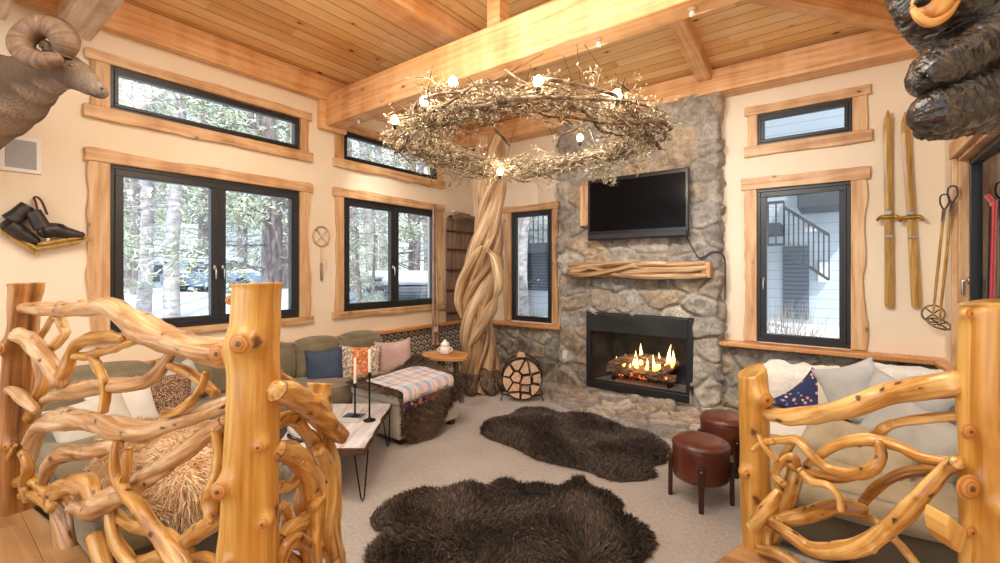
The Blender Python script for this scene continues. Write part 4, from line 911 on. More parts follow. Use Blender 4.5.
# stools
def stool(x, y, rot, label):
    r = empty('leather_stool', (x,y,0), label, 'stool', 'round leather stools')
    pr = [(.0,.165),(.17,.165),(.183,.175),(.186,.22),(.188,.32),(.19,.385),(.186,.40)]
    MB().lathe(pr,36,(x,y,0)).build('drum', M_leather, r)
    MB().lathe([(.186,.398),(.193,.404),(.193,.412),(.186,.418),(.175,.432),(.14,.442),(.07,.447),(.0,.449)],36,(x,y,0)).build('cushion_top', M_leather, r)
    MB().tube([(x+.19*math.cos(a),y+.19*math.sin(a),.402) for a in [2*PI*k/36 for k in range(37)]],.006,n=6,cap=None).build('piping', M_leather, r)
    for k in range(4):
        a = rot+k*PI/2; c, s = math.cos(a), math.sin(a); b = MB(); b.M = Matrix(((c,-s,0,x),(s,c,0,y),(0,0,1,0),(0,0,0,1)))
        i = [b.pt(q) for q in ((.188,-.016,0),(.218,-.016,0),(.218,.016,0),(.188,.016,0),(.184,-.024,.31),(.216,-.024,.31),(.216,.024,.31),(.184,.024,.31))]
        for q in ((0,3,2,1),(4,5,6,7),(0,1,5,4),(1,2,6,5),(2,3,7,6),(3,0,4,7)): b.face([i[z] for z in q])
        lg = b.build('leg', M_darkwood, r, smooth=False, bevel=.005)
        b = MB(); b.M = Matrix(((c,-s,0,x),(s,c,0,y),(0,0,1,0),(0,0,0,1))); b.ball((.217,0,.28),.008,8,5); b.build('rivet', M_brass, lg)
stool(-.80,3.45,.25,'round brown leather stool nearer the camera, standing on open carpet')
stool(-.77,4.14,.6,'round brown leather stool farther back, close to the hearth behind the small log post')
# right sofa: low L against the right wall
rs = empty('corner_sofa', (.1,4.0,0), 'taupe sofa behind the right log railing, heaped with cushions', 'sofa')
bolt('base', M_olive_base, rs, (-.48,.74,3.10,4.98,.05,.30)); softpart('seat_cushion', M_taupe, rs, (-.49,.52,3.07,4.02,.29,.46), .06, .02, 31); softpart('seat_cushion', M_taupe, rs, (-.49,.52,4.03,4.74,.29,.46), .06, .02, 32)
bolt('back_frame', M_olive_base, rs, (.56,.75,3.10,4.98,.05,.78), .05); bolt('back_frame', M_olive_base, rs, (-.50,.75,4.80,5.0,.05,.68), .05)
softpart('back_cushion', M_taupe, rs, (-.48,.05,4.60,4.84,.44,.76), .08, .03, 33); softpart('back_cushion', M_taupe, rs, (.06,.56,4.60,4.84,.44,.80), .08, .03, 34)
for x in (-.42,.68):
    for y in (3.18,4.9): MB().box(x-.03,x+.03,y-.03,y+.03,0,.055).build('foot', M_darkwood, rs, smooth=False)
def throw(name, pts, label, seed, cnt, x0, x1):
    def fn(s, t):
        x = x0+(x1-x0)*s; L = t; k = len(pts)-1; i = min(k-1,int(t*k)); f = t*k-i; p = Vector((0,)+pts[i]).lerp(Vector((0,)+pts[i+1]),f); return Vector((x+.03*math.sin(t*7)*(2*s-1),p.y+.02*noise.noise(Vector((s*6,t*7,seed))),p.z+.03*noise.noise(Vector((s*5,t*6,seed+3)))))
    b = MB(); b.grid(fn, 40, 50); b.build(name, M_fur_white, label=label, cat='sheepskin')
throw('sheepskin_throw', [(4.52,.50),(4.53,.62),(4.57,.75),(4.66,.815),(4.80,.815),(4.93,.79),(5.035,.70),(5.05,.55)], 'white sheepskin draped over the left end of the sofa back by the small log post', 51, 7000, -.54, .02)
throw('sheepskin_throw', [(4.54,.62),(4.55,.75),(4.60,.85),(4.70,.885),(4.84,.88),(5.0,.82),(5.06,.66)], 'white sheepskin draped over the right end of the sofa back in the corner', 52, 6000, .12, .66)
def ypil(px, py, y, w, h, m, label, nrm, roll=0, seed=0, t=.16): return pillow(YP(px,py,y), w, h, t, m, label, nrm, roll, seed)
ypil(814,404,4.42,.42,.42,M_floral,'navy floral tapestry pillow standing on its corner',(.12,-1,.3),.8,21)
ypil(852,388,4.44,.42,.40,M_grey,'pale grey pillow leaning on the sofa back right of the floral one',(.1,-1,.35),.35,22)
ypil(902,410,4.18,.50,.44,M_grey,'large pale grey cushion high in the sofa corner',(-.35,-.9,.45),-.25,23,.2)
ypil(913,441,3.72,.58,.48,M_grey,'large striped grey cushion nearest the tall log post',(-.5,-.8,.35),-.35,24,.22)
ypil(842,441,3.66,.44,.32,M_taupe,'taupe piped cushion slumped in the middle of the sofa seat',(-.1,-.75,.7),-.2,25,.16)
ypil(800,436,3.86,.52,.34,M_white_cloth,'creamy white cushion lying behind the small log post',(0,-.7,.8),.06,26,.14)
ypil(872,458,3.50,.42,.26,M_taupe,'flat taupe cushion lying in front on the sofa seat',(-.1,-.6,.9),-.15,27,.12)
# rugs
def rug(name, outline, label, seed, cnt, z=.012, h=.05):
    pts = [ZP(x,y,.05) for x, y in outline]; n0 = len(pts); poly = []
    for i in range(n0):
        p0,p1,p2,p3 = pts[i-1],pts[i],pts[(i+1)%n0],pts[(i+2)%n0]
        for j in range(6): t = j/6; poly.append(.5*((2*p1)+(p2-p0)*t+(2*p0-5*p1+4*p2-p3)*t*t+(3*p1-p0-3*p2+p3)*t**3))
    c = sum(poly,Vector())/len(poly); b = MB(); rings = []
    for f, zz in ((1,.004),(.97,.03),(.88,h),(.65,h+.006),(.35,h),(.1,h)):
        rings.append([b.pt((c.x+(p.x-c.x)*f, c.y+(p.y-c.y)*f, zz+(.012*noise.noise(Vector((p.x*f*5,p.y*f*5,seed))) if f < .95 else 0))) for p in poly])
    N = len(poly)
    for q in range(len(rings)-1):
        for k in range(N): k2 = (k+1)%N; b.face((rings[q][k],rings[q][k2],rings[q+1][k2],rings[q+1][k]))
    b.face(rings[-1])
    fur_on_mesh(b, cnt, .042, .007, seed, lean=(0,0,-.05), lump=.95, jit=.7, ref=(0,0,1)); b.build(name, M_fur_brown, smooth=False, label=label, cat='rug')
rug('sheepskin_rug', [(366,553),(374,538),(392,528),(374,522),(372,509),(388,500),(404,492),(420,486),(438,489),(462,482),(487,484),(504,477),(520,483),(545,483),(570,484),(584,475),(592,484),(612,490),(622,501),(612,510),(632,514),(650,528),(652,541),(640,556),(615,560),(596,559),(560,575),(500,590),(430,585),(385,570)], 'dark brown sheepskin rug nearest the camera, shaped as joined hides', 61, 42000)
rug('sheepskin_rug', [(482,424),(492,417),(512,413),(524,406),(545,408),(562,413),(582,411),(604,417),(630,428),(655,434),(668,445),(664,458),(648,461),(655,470),(640,475),(612,475),(590,467),(565,461),(540,455),(520,446),(500,438),(486,433)], 'dark brown sheepskin rug in front of the hearth', 62, 28000)
# ------------------------------------------------------------------ log railings
def invd(px, a, b): t = (px-a[0])/(b[0]-a[0]); return 1/((1/a[1])*(1-t)+(1/b[1])*t)
DL = lambda px: invd(px, (25,2.5), (250,1.57))
DS = lambda px: invd(px, (270,1.60), (335,2.2))
DR = lambda px: invd(px, (754,2.2), (985,1.5))
def limb(name, parent, D, pts, off=0., seed=0, m=None, wob=.16, cap='dome', label=None, fl=0, n=12, kn=0, sc=.94):
    P3 = []; rr = []
    for k, (x, y, r) in enumerate(pts):
        d = D(x)+off+(.012*math.sin(k*2.1+seed)); P3.append(P(x,y,d)); q0 = pts[max(0,k-1)]; q1 = pts[min(len(pts)-1,k+1)]; vv = abs(q1[1]-q0[1])/(math.hypot(q1[0]-q0[0],q1[1]-q0[1])+1e-6); rr.append(r*d/450*sc*(1-(1-450/math.hypot(450,x-500))*vv))
    rng = random.Random(seed*13+5); kn_ = []
    for _ in range(kn):
        i = rng.randrange(len(P3)-1); q = P3[i].lerp(P3[i+1], rng.random()); v = Vector((rng.gauss(0,1),rng.gauss(0,1),rng.gauss(0,1))).normalized(); v = (v-FW*abs(v.dot(FW))*1.2).normalized()
        kn_.append((q+v*rr[i], rr[i]*.55, rr[i]*.45))
    return MB().tube(P3, rr, n=max(n,16), step=max(.012,min(rr)*.5), wob=wob*1.5, seed=seed, cap=cap, fl=fl or .05, fln=2+seed%2, twist=rng.uniform(-3,3), knots=kn_).build(name, m or M_branch, parent, label=label)
def post(name, parent, D, prof, label=None, knots=(), seed=0, zfloor=LZ, m=None, wob=.05, n=60, fl=0, fln=5):
    pts = []; rr = []
    for y, xl, xr in prof:
        x = (xl+xr)/2; pts.append(P(x,y,D)); rr.append((xr-xl)/2*D/450*450/math.hypot(450,x-500))
    if pts[-1].z > zfloor:
        q = pts[-1].copy(); q.z = zfloor-.01; pts.append(q); rr.append(rr[-1]*1.04)
    kk = []
    for x, y, r, h in knots:
        c = P(x,y,D); i = min(range(len(pts)), key=lambda k: abs(pts[k].z-c.z)); ax = pts[i]; o = c-Vector((ax.x,ax.y,c.z)); lat = o.dot(RT); R0 = rr[i]
        dep = math.sqrt(max(0,R0*R0-lat*lat)); kk.append((c-FW*dep, r*D/450, h*D/450))
    o = MB().tube(pts, rr, n=n, step=.014, wob=wob, seed=seed, cap='flat', knots=kk, fl=fl, fln=fln).build(name, m or M_log, parent, label=label)
    for kp, kr, kh in kk:                  # a sawn branch stub: dark core in a raised collar
        c = kp-FW*(kh*.80); b = MB(); b.M = Matrix(((RT.x,FW.x,0,c.x),(RT.y,FW.y,0,c.y),(0,0,1,c.z),(0,0,0,1))); b.grid(lambda u, v: (u*kr*.62*math.cos(2*PI*v), -kh*.30*(1-u*u), u*kr*.62*math.sin(2*PI*v)), 8, 24); b.build('knot', M_knot, o, label='ringed dark hearted knot')
    return o
M_darkknot = mat('dark_knot', C(112,60,22), .5)
# near railing on the left: two posts and a web of juniper limbs
lr = empty('log_railing', P(140,560,1.95)*1.0, 'twisted juniper log railing in the left foreground between the gnarled post and the thick post', 'railing')
lr.location.z = LZ
post('post', lr, 1.57, [(283,230,284),(288,232,282),(298,231,281),(325,229,281),(345,224,280),(375,226,281),(420,225,281),(470,222,280),(520,219,280),(563,215,280),(640,213,281)], 'thick peeled log post with sawn knots', [(260,338,17,14),(238,476,14,11),(271,438,9,8),(273,513,9,8),(222,352,14,9),(232,300,8,4),(244,545,8,5)], 3)
post('post', lr, 2.55, [(283,6,47),(289,7,46),(300,6,43),(325,5,41),(350,1,40),(385,-2,38),(430,-4,36),(470,-5,34),(505,-6,38)], 'gnarled fluted log post', [(24,440,7,6),(20,345,9,7)], 8, m=M_oldlog, wob=.15, fl=.06, fln=4)
Ls = [
 ([(17,309,7),(35,309,7),(60,310,8),(80,309,8),(100,307,9),(114,308,12),(127,318,15),(142,327,17),(156,335,16),(172,341,14),(190,346,13),(208,350,14),(228,352,16)], 0, 'thick swelling top rail'),
 ([(17,335,9),(28,339,9),(40,353,10),(50,366,10),(57,376,11),(60,385,8)], -.08, None),
 ([(57,382,9),(65,371,9),(70,358,8),(75,346,7),(90,338,7),(105,336,6),(122,338,4)], -.06, None),
 ([(71,356,4),(90,355,5),(110,350,5),(130,343,4),(146,337,3)], -.03, None),
 ([(57,313,6),(62,325,6),(66,333,6),(57,343,6),(47,351,5)], .04, None),
 ([(53,317,4),(45,330,4),(38,342,4)], .07, None),
 ([(92,355,6),(98,367,6),(104,380,6),(106,393,6),(104,411,6)], -.04, None),
 ([(47,400,7),(58,394,8),(72,391,9),(90,388,9),(110,386,8),(130,384,8),(148,380,8),(160,370,8),(168,359,7),(173,352,6)], .02, None),
 ([(166,364,6),(185,371,6),(200,381,6),(215,393,6)], .03, None),
 ([(206,373,4),(203,385,5),(195,397,5),(180,410,5),(166,413,6)], -.05, None),
 ([(1,387,5),(15,392,6),(25,400,7),(36,410,6)], -.12, 'grey weathered limb'),
 ([(37,356,7),(43,375,9),(41,390,9),(36,405,10),(30,418,9)], .03, None),
 ([(28,470,8),(31,450,9),(34,435,10),(45,423,11),(65,419,12),(85,420,11),(105,425,12),(128,431,11),(153,430,10),(180,421,9),(205,412,9),(228,402,9)], 0, 'long bleached lower rail'),
 ([(43,483,7),(49,466,9),(60,455,10),(80,453,8),(100,449,8),(119,445,6)], -.05, None),
 ([(116,440,4),(114,455,5),(116,476,6),(124,489,8),(143,512,9),(161,538,9),(178,562,10),(190,585,10)], -.16, 'forked limb crossing the big diagonal'),
 ([(129,448,4),(127,470,5),(123,487,6)], -.15, None),
 ([(226,420,8),(214,430,10),(200,440,10),(180,455,11),(160,469,11),(140,482,12),(122,493,12),(105,503,13),(92,507,14),(82,501,13)], -.02, 'thick diagonal limb with a rounded end'),
 ([(52,505,9),(55,493,10),(66,486,11),(80,483,11),(90,488,10),(94,498,9)], -.06, None),
 ([(60,497,13),(65,515,17),(70,540,19),(76,570,22),(80,600,24)], .02, 'stout pitted stump limb'),
 ([(93,536,9),(98,550,10),(106,572,10)], -.05, None),
 ([(109,508,6),(112,530,7),(120,550,8),(138,570,8)], -.02, None),
 ([(112,510,6),(130,525,6),(152,530,6),(172,538,7),(190,556,8)], .05, None),
 ([(138,562,7),(165,555,9),(182,544,10),(203,529,10),(228,514,10)], .06, None),
 ([(217,428,8),(219,450,6),(217,470,6),(212,487,7),(206,502,6),(212,522,4)], -.03, None),
 ([(219,483,8),(214,497,10),(214,512,8)], .0, None),
 ([(188,560,5),(203,557,5),(224,564,6)], -.02, None),
 ([(15,445,4),(7,462,5),(6,485,5),(7,512,5)], -.12, None),
 ([(18,482,6),(32,480,7),(46,490,8),(58,505,8)], -.04, None),
 ([(23,495,5),(34,496,5),(52,508,6)], -.10, None),
 ([(22,452,6),(28,468,7),(24,486,7),(28,500,6)], -.13, None),
]
for k, (pts, off, lab) in enumerate(Ls): limb('branch' if lab is None or 'rail' not in lab else 'rail', lr, DL, pts, off, k+1, M_branch_grey if k in (0,10,12,13,16,18,7,1) else M_branch, .2, label=lab, kn=4 if len(pts) > 4 else 1)
# short end panel of the railing, going away from the thick post
sr = empty('log_railing', P(315,560,1.95), 'short tangled juniper railing panel beyond the thick log post, by the coffee table', 'railing'); sr.location.z = 0
limb('post', sr, DS, [(321,383,16),(320,392,13),(321,405,11),(325,425,10),(327,447,9),(331,472,9),(332,500,9),(331,530,9),(335,560,10),(338,575,10)], .06, 101, M_branch, .28, 'flat', 'flared stump topped post', .1, kn=5)
Ss = [
 ([(276,390,12),(290,395,13),(302,401,13),(313,410,13),(325,421,12),(334,430,11),(341,436,9)], -.10),
 ([(276,375,6),(288,382,6),(302,393,5)], .06),
 ([(276,450,10),(288,453,11),(300,460,12),(309,478,10),(314,500,10),(314,525,9),(312,550,10),(314,580,10)], -.06),
 ([(318,450,8),(327,470,9),(329,498,8),(327,525,8),(331,550,8),(337,575,8)], -.04),
 ([(276,487,6),(290,486,6),(298,474,5),(296,462,5)], .02),
 ([(280,565,6),(285,548,7),(296,541,8),(307,549,8),(313,575,8)], -.08),
 ([(281,540,7),(292,528,9),(303,520,8),(308,508,5)], .0),
 ([(304,488,7),(300,505,7),(305,522,6),(302,540,6)], .06),
 ([(276,425,7),(285,418,8),(296,420,8),(303,430,7),(312,440,8),(317,455,8)], .08),
 ([(284,505,6),(288,520,6),(283,535,6)], .05),
 ([(300,462,5),(316,476,6),(321,492,6),(313,508,6)], -.10),
 ([(288,555,5),(300,562,6),(322,552,6),(328,535,5)], .04),
 ([(335,470,4),(338,500,4),(336,530,5),(342,565,5)], .10),
]
for k, (pts, off) in enumerate(Ss): limb('branch', sr, DS, pts, off, 110+k, M_branch, .22, kn=4)
# right railing
rr_ = empty('log_railing', P(860,560,1.8), 'juniper log railing in the right foreground in front of the taupe sofa', 'railing'); rr_.location.z = LZ
post('post', rr_, 2.2, [(371,737,766),(376,738,768),(400,738,769),(440,739,770),(480,739,771),(520,741,773),(563,743,775),(590,743,776)], 'shorter small log post', [(754,394,11,9),(742,470,8,6)], 21)
post('post', rr_, 1.5, [(303,956,1026),(312,956,1027),(360,955,1027),(405,954,1027),(425,956,1027),(450,957,1028),(482,957,1028),(505,956,1028),(530,957,1029),(563,956,1029),(640,957,1030)], 'thick tall log post with sawn knots', [(984,502,14,12),(963,528,10,9),(959,428,13,11),(957,482,20,14),(966,313,9,6),(992,440,14,7),(990,545,9,5)], 22)
Rs = [
 ([(762,412,5),(775,415,7),(793,417,9),(820,414,10),(846,408,11),(870,400,11),(894,392,11),(930,386,12),(960,383,13)], 0, 'thick curved top rail'),
 ([(875,436,6),(884,428,6),(895,424,5),(925,419,6),(960,416,6)], .03, None),
 ([(806,466,5),(818,457,6),(835,446,7),(858,440,7),(878,441,7),(900,447,7),(922,457,7),(955,463,8)], -.03, None),
 ([(762,442,4),(783,440,5),(799,441,6),(810,453,6),(826,468,6),(850,474,7),(872,469,8),(881,456,8),(878,442,6)], -.07, None),
 ([(784,459,6),(806,472,6),(840,478,6),(868,471,6)], -.05, None),
 ([(793,443,4),(783,457,5),(774,472,5),(777,490,5),(775,508,5)], -.02, None),
 ([(796,468,11),(793,480,11),(788,500,10),(782,518,10),(774,534,9),(766,548,8)], .02, 'upright knotty limb'),
 ([(753,527,8),(762,515,8),(770,505,8),(778,492,6)], -.12, None),
 ([(776,523,8),(790,519,9),(806,515,9),(820,510,9),(842,506,9),(864,511,8)], .0, None),
 ([(855,514,7),(862,504,7),(870,494,7),(888,480,6),(911,472,6),(945,471,7)], .03, None),
 ([(958,462,10),(945,470,10),(925,491,11),(906,512,12),(890,527,12),(866,543,11),(842,551,10),(812,549,9),(790,535,8),(770,522,7)], -.06, 'big sweeping arc limb'),
 ([(800,470,5),(812,481,5),(828,485,5),(838,496,5),(841,510,5)], -.08, None),
 ([(862,513,4),(875,521,5),(892,536,5),(908,554,6),(922,572,6)], .05, 'dark weathered limb'),
 ([(760,550,6),(775,553,8),(788,560,9),(802,572,9)], -.06, None),
 ([(758,434,3),(764,446,4),(776,460,4)], -.10, None),
 ([(753,450,3),(761,444,3),(772,441,4)], -.11, None),
 ([(780,520,6),(770,530,6),(768,545,6),(776,556,6)], -.03, None),
 ([(783,484,6),(776,474,5),(783,462,5),(793,456,5),(797,466,5)], -.06, None),
]
for k, (pts, off, lab) in enumerate(Rs): limb('rail' if lab and 'rail' in lab else 'branch', rr_, DR, pts, off, 140+k, M_branch, .18, sc=1 if k == 0 else .84, label=lab, kn=4 if len(pts) > 4 else 1)
b = MB(); hs = P(944,527,1.47); MM = Matrix.Translation(hs) @ Matrix.Rotation(YAW,4,'Z') @ Matrix.Rotation(.3,4,'Y'); b.M = MM
b.prism([(x*.6,z*.8) for x,z in [(-.065,.055),(-.06,.062),(.04,.03),(.06,.01),(.06,-.07),(.03,-.068),(-.03,-.03),(-.062,.02)]], -.04, .04); b.build('branch_stub', M_log, rr_, smooth=False, bevel=.012, label='half sawn stub')
# ------------------------------------------------------------------ twisted trunk column
tk = empty('twisted_trunk', (-3.94,4.80,0), 'pale twisted juniper trunk column standing in the far corner', 'tree trunk')
tp = [(398,482,20),(385,482,19),(370,481,17),(350,480,16),(330,478,15.5),(310,475,15),(290,478,16),(266,484,16),(245,487,15),(224,489,14),(202,490,13),(181,491,13),(160,490,14),(140,489,14)]
ctr = [(YP(x,y,4.80), w*6.2/450) for y, x, w in tp]
z0 = ctr[0][0].z; zs_ = [c[0].z for c in ctr]
def axis(z):
    z = max(zs_[0],min(zs_[-1],z)); 
    for a, c in zip(ctr, ctr[1:]):
        if a[0].z <= z <= c[0].z: t = (z-a[0].z)/(c[0].z-a[0].z+1e-9); return a[0].lerp(c[0],t), a[1]*(1-t)+c[1]*t
    return ctr[-1]
zt = zs_[-1]; ns = 13
for k in range(ns):
    pts = []; rr = []; ph = 2*PI*k/ns
    for i in range(19):
        z = i/18*zt; c, w = axis(z); a = ph+1.05*2*PI*(z/3.3)+.35*math.sin(z*2.1+k*1.7); e = w*(.72+.16*math.sin(z*3+k*2)); 
        pts.append(Vector((c.x+e*math.cos(a), c.y+e*math.sin(a), z))); rr.append(w*(.29+.09*math.sin(z*2.3+k*2.9)))
    rr[0] *= 1.25; MB().tube(pts, rr, n=12, step=.05, wob=.2, seed=k+31, fl=.09, fln=4).build('strand', M_drift, tk)
pts = [axis(i/12*zt)[0] for i in range(13)]; pts[0].z = 0; MB().tube(pts, [axis(i/12*zt)[1]*.62 for i in range(13)], n=14, step=.08, wob=.2, seed=50).build('core', M_drift, tk)
for k, (pp, r) in enumerate((([(462,318),(458,300),(463,278),(474,258),(482,246)],5),([(494,300),(499,284),(496,262),(488,250)],5),([(470,345),(479,330),(490,312),(496,296)],6))):
    MB().tube([YP(x,y,4.56) for x, y in pp], [r*.35*5.9/450]+[r*5.9/450]*(len(pp)-2)+[r*.3*5.9/450], n=10, step=.03, wob=.25, seed=60+k).build('strand', M_drift, tk, label='loose outer strand')
for k in range(7):
    a = 2*PI*k/7+.3; c = axis(0)[0]; MB().tube([(c.x+.12*math.cos(a),c.y+.12*math.sin(a),.26),(c.x+.27*math.cos(a),c.y+.27*math.sin(a),.13),(c.x+(.36+.05*math.sin(k*3))*math.cos(a+.2),c.y+(.34)*math.sin(a+.2),.03)], [.10,.10,.06], n=10, step=.04, wob=.4, seed=k+70).build('root_flare', M_bark, tk, label='dark root burl')
# ------------------------------------------------------------------ chandelier
cc = Vector((-1.87,2.80,2.60)); RC = .83
ch = empty('twig_chandelier', cc, 'large round chandelier woven of bare twigs and lichen with glowing bulbs', 'chandelier')
R = random.Random(21)
def rp(a, dr=0, dz=0): return Vector((cc.x+(RC+dr)*math.cos(a), cc.y+(RC+dr)*math.sin(a), cc.z+dz))
for k in range(24):
    a0 = 2*PI*k/24+R.uniform(-.2,.2); sp = R.uniform(1.1,1.9); o = R.uniform(-.1,.1); z = R.uniform(-.06,.07); w = R.choice((-1,1))
    pts = [rp(a0+sp*t*w, o+.09*math.sin(t*5+k)+(.10 if t > .9 else 0), z+.06*math.sin(t*4+k*2)+.02*math.sin(t*19+k)) for t in (0,.15,.3,.45,.6,.75,.9,1)]
    MB().tube(pts, [.008,.012,.013,.012,.010,.008,.006,.003], n=7, step=.04, wob=.4, seed=k).build('main_limb', M_twig, ch)
b = MB(); ends = []
for k in range(1250):
    a = R.uniform(0,2*PI); p = rp(a, R.gauss(0,.085), R.gauss(0.0,.045)); t = Vector((-math.sin(a),math.cos(a),0))*R.choice((-1,1)); rad = Vector((math.cos(a),math.sin(a),0))
    d = (t*R.uniform(.4,1.2)+rad*R.gauss(0,.4)+Vector((0,0,R.gauss(.03,.24)))).normalized(); L = R.uniform(.08,.30); j = Vector((R.gauss(0,.2),R.gauss(0,.2),R.gauss(0,.2)))
    q = p+d*L*.5; e = q+(d+j).normalized()*L*.5; w = R.uniform(.0022,.0055); b.tube([p,q,e],[w,w*.8,w*.35],n=4,cap=None); ends.append((q,e,d))
    if R.random() < .6: f = q+(d+Vector((R.gauss(0,.7),R.gauss(0,.7),R.gauss(0,.5)))).normalized()*L*.4; b.tube([q,f],[w*.7,w*.25],n=4,cap=None); ends.append((q,f,d))
b.build('twigs', M_twig, ch, smooth=False, kind='stuff')
b = MB(); Pp = []
for q, e, d in ends:
    for _ in range(R.choice((2,4,6,10,14))): Pp.append(q.lerp(e,R.random())+Vector((R.gauss(0,.012),R.gauss(0,.012),R.gauss(-.008,.014))))
for a, L in ((3.3,.02),(1.25,.16),(1.12,.20),(1.45,.1),(.9,.12),(2.2,.08),(.3,.1)):
    base = rp(a,R.uniform(-.03,.1),-.05)
    for _ in range(160): Pp.append(base+Vector((R.gauss(0,.018),R.gauss(0,.018),-abs(R.uniform(0,1))*L)))
Pa = np.array([tuple(p) for p in Pp]); Na = np.random.default_rng(3).normal(0,1,(len(Pa),3)); Na /= np.linalg.norm(Na,axis=1)[:,None]
fur(b, Pa, Na, .026, .006, 5, curl=1.6); b.build('lichen', M_lichen, ch, smooth=False, kind='stuff')
lt = []
for k, (px, py, up) in enumerate(((455,92,.0),(398,127,0),(427,110,0),(537,92,0),(613,104,0),(578,143,0),(500,176,0))):
    r = ray(px, py); best = None                      # where that sight line passes the ring
    for i in range(240):
        d = 2.0+i*.01; q = EYE+r*d; e = abs((Vector((q.x-cc.x,q.y-cc.y,0))).length-RC)+abs(q.z-cc.z-.07)*1.0
        if best is None or e < best[0]: best = (e,q)
    q = best[1]-FW*.10; lt.append(q)
    s = MB().lathe([(.010,-.05),(.014,-.03),(.014,-.012)],12,tuple(q)).build('bulb_socket', M_dark, ch)
    MB().lathe([(.012,-.014),(.024,.0),(.029,.016),(.022,.036),(.008,.048)],14,tuple(q)).build('bulb', M_bulb, s, label='glowing warm bulb')
for a in (.2,1.3,2.4,3.5,4.6,5.7):
    p = rp(a,0,.02); q = Vector((cc.x+.30*math.cos(a),3.16+.06*math.sin(a),3.39)); MB().tube([p,q],.0022,n=5).build('hanging_wire', M_iron, ch)
# stray branches that stick out of the ring
for k, pp in enumerate(([(405,78,2.55),(427,78,2.6),(440,88,2.65),(452,95,2.7)],[(470,110,2.6),(490,125,2.65),(510,145,2.7)],[(552,141,3.0),(566,133,3.05),(582,126,3.1)],[(540,90,2.9),(520,80,2.8),(505,70,2.75)],[(445,170,3.6),(452,178,3.6),(449,186,3.6)])):
    MB().tube([P(*q) for q in pp], [.004,.006,.008,.01][:len(pp)], n=6, step=.03, wob=.3, seed=k).build('stray_twig', M_twig, ch)
for px, py in ((358,119),(601,42),(691,7)):
    p = ZP(px,py,3.39); f = empty('spot_light', (p.x,3.16,3.39), {358:'small spot lamp under the tie beam near the wide window wall',601:'small lit spot lamp under the middle of the tie beam',691:'small spot lamp under the tie beam at the right'}[px], 'spot lamp', 'spot lamps under the tie beam')
    MB().lathe([(.025,-.004),(.028,.0),(.028,.004)],16,(p.x,3.16,3.386)).build('canopy', M_bark_light, f); MB().lathe([(.014,-.042),(.018,-.04),(.016,-.02),(.009,-.004)],16,(p.x,3.16,3.386)).build('shade', M_white_plastic, f)
    MB().lathe([(.0,-.044),(.012,-.044),(.013,-.039)],14,(p.x,3.16,3.386)).build('bulb', M_bulb if px == 601 else M_white_plastic, f)
# ------------------------------------------------------------------ bighorn sheep trophy
bh = empty('bighorn_trophy', (LX,.06,2.95), 'mounted bighorn sheep head with a curled horn on the wall at top left', 'animal trophy')
S = [(-150,175,3.0,60),(-110,140,2.98,58),(-60,112,2.95,50),(-20,98,2.9,42),(4,91,2.85,35),(24,84,2.80,26),(40,77,2.77,20),(54,72,2.74,17.5),(66,71,2.72,17),(76,75,2.69,15),(86,82,2.66,12),(95,88,2.63,9),(101,92,2.61,7)]
p3 = [P(x,y,d) for x,y,d,r in S]; rr = [r*d/450 for x,y,d,r in S]
p3[0] = Vector((LX+.03,-.25,2.38)); rr[0] = .34; p3[1] = Vector((LX+.20,-.06,2.52)); rr[1] = .32
b = MB(); b.tube(p3, rr, n=32, step=.03, wob=.05, seed=4)
o = b.build('head_and_neck', M_hide, bh)
cs = []
for v in o.data.vertices:
    d = (v.co-EYE).dot(FW); px = 500+450*(v.co-EYE).dot(RT)/d; w = noise.noise(v.co*5)*.02
    # belly side of the neck and the muzzle are pale, the back is brown
    i = min(range(len(p3)), key=lambda k: (p3[k]-v.co).length); rel = (v.co.z-p3[i].z)/max(.02,rr[i])+w*6
    base = Vector((.185,.122,.074)).lerp(Vector((.10,.064,.038)), .5+.5*noise.noise(v.co*3)); pale = Vector((.42,.33,.25))
    f = min(1,max(0,(-.6-rel)*2.5)) if i < 9 else .05+.5*min(1,max(0,(i-9.5)/3))
    c = base.lerp(pale,f); cs += [c.x,c.y,c.z,1]
at = o.data.attributes.new('Col','FLOAT_COLOR','POINT'); at.data.foreach_set('color', cs)
MB().beam(Vector((LX+.01,-.30,2.36)),Vector((LX+.04,-.30,2.36)),.7,.8).build('mount_board', M_darkwood, bh, smooth=False)
for dz, nm in ((-.10,'near'),(.13,'far')):
    hp_ = [(63,54,8),(65,43,11),(58,32,10.8),(45,27,9.8),(32,30,9.6),(23,39,9.6),(22,49,9.2),(29,57,8.6),(40,61,8),(51,60,7),(59,58,4.5)]
    if dz > 0: hp_ = [(x+3,y-3,r*.95) for x,y,r in hp_]
    pts = [P(x,y,2.72+dz*(1+.9*min(1,k/6))) for k,(x,y,r) in enumerate(hp_)]; MB().tube(pts,[r*2.72/450 for x,y,r in hp_],n=18,step=.018,wob=.05,seed=2,fl=.05,fln=3).build('horn', M_horn, bh)
def col_attr(o, c): at = o.data.attributes.new('Col','FLOAT_COLOR','POINT'); at.data.foreach_set('color', list(c)*len(o.data.vertices)); return o
for s, dz in ((1,-.09),(-1,.1)): col_attr(MB().tube([P(56,57,2.72+dz*.6),P(50,50,2.72+dz),P(44,44,2.72+dz*1.3),P(40,47,2.72+dz*1.4)],[.02,.034,.03,.006],n=10,step=.015).build('ear', M_hide, bh), (.32,.23,.16,1))
for dz in (-1,1):
    c = P(70,66,2.705+dz*.066); col_attr(MB().ball(tuple(c),(.034,.034,.03),14,9).build('brow', M_hide, bh), (.13,.09,.06,1)); q = P(71.5,65.5,2.705+dz*.092); MB().ball(tuple(q),.013,12,8).build('eye', M_amber, bh, label='amber eye')
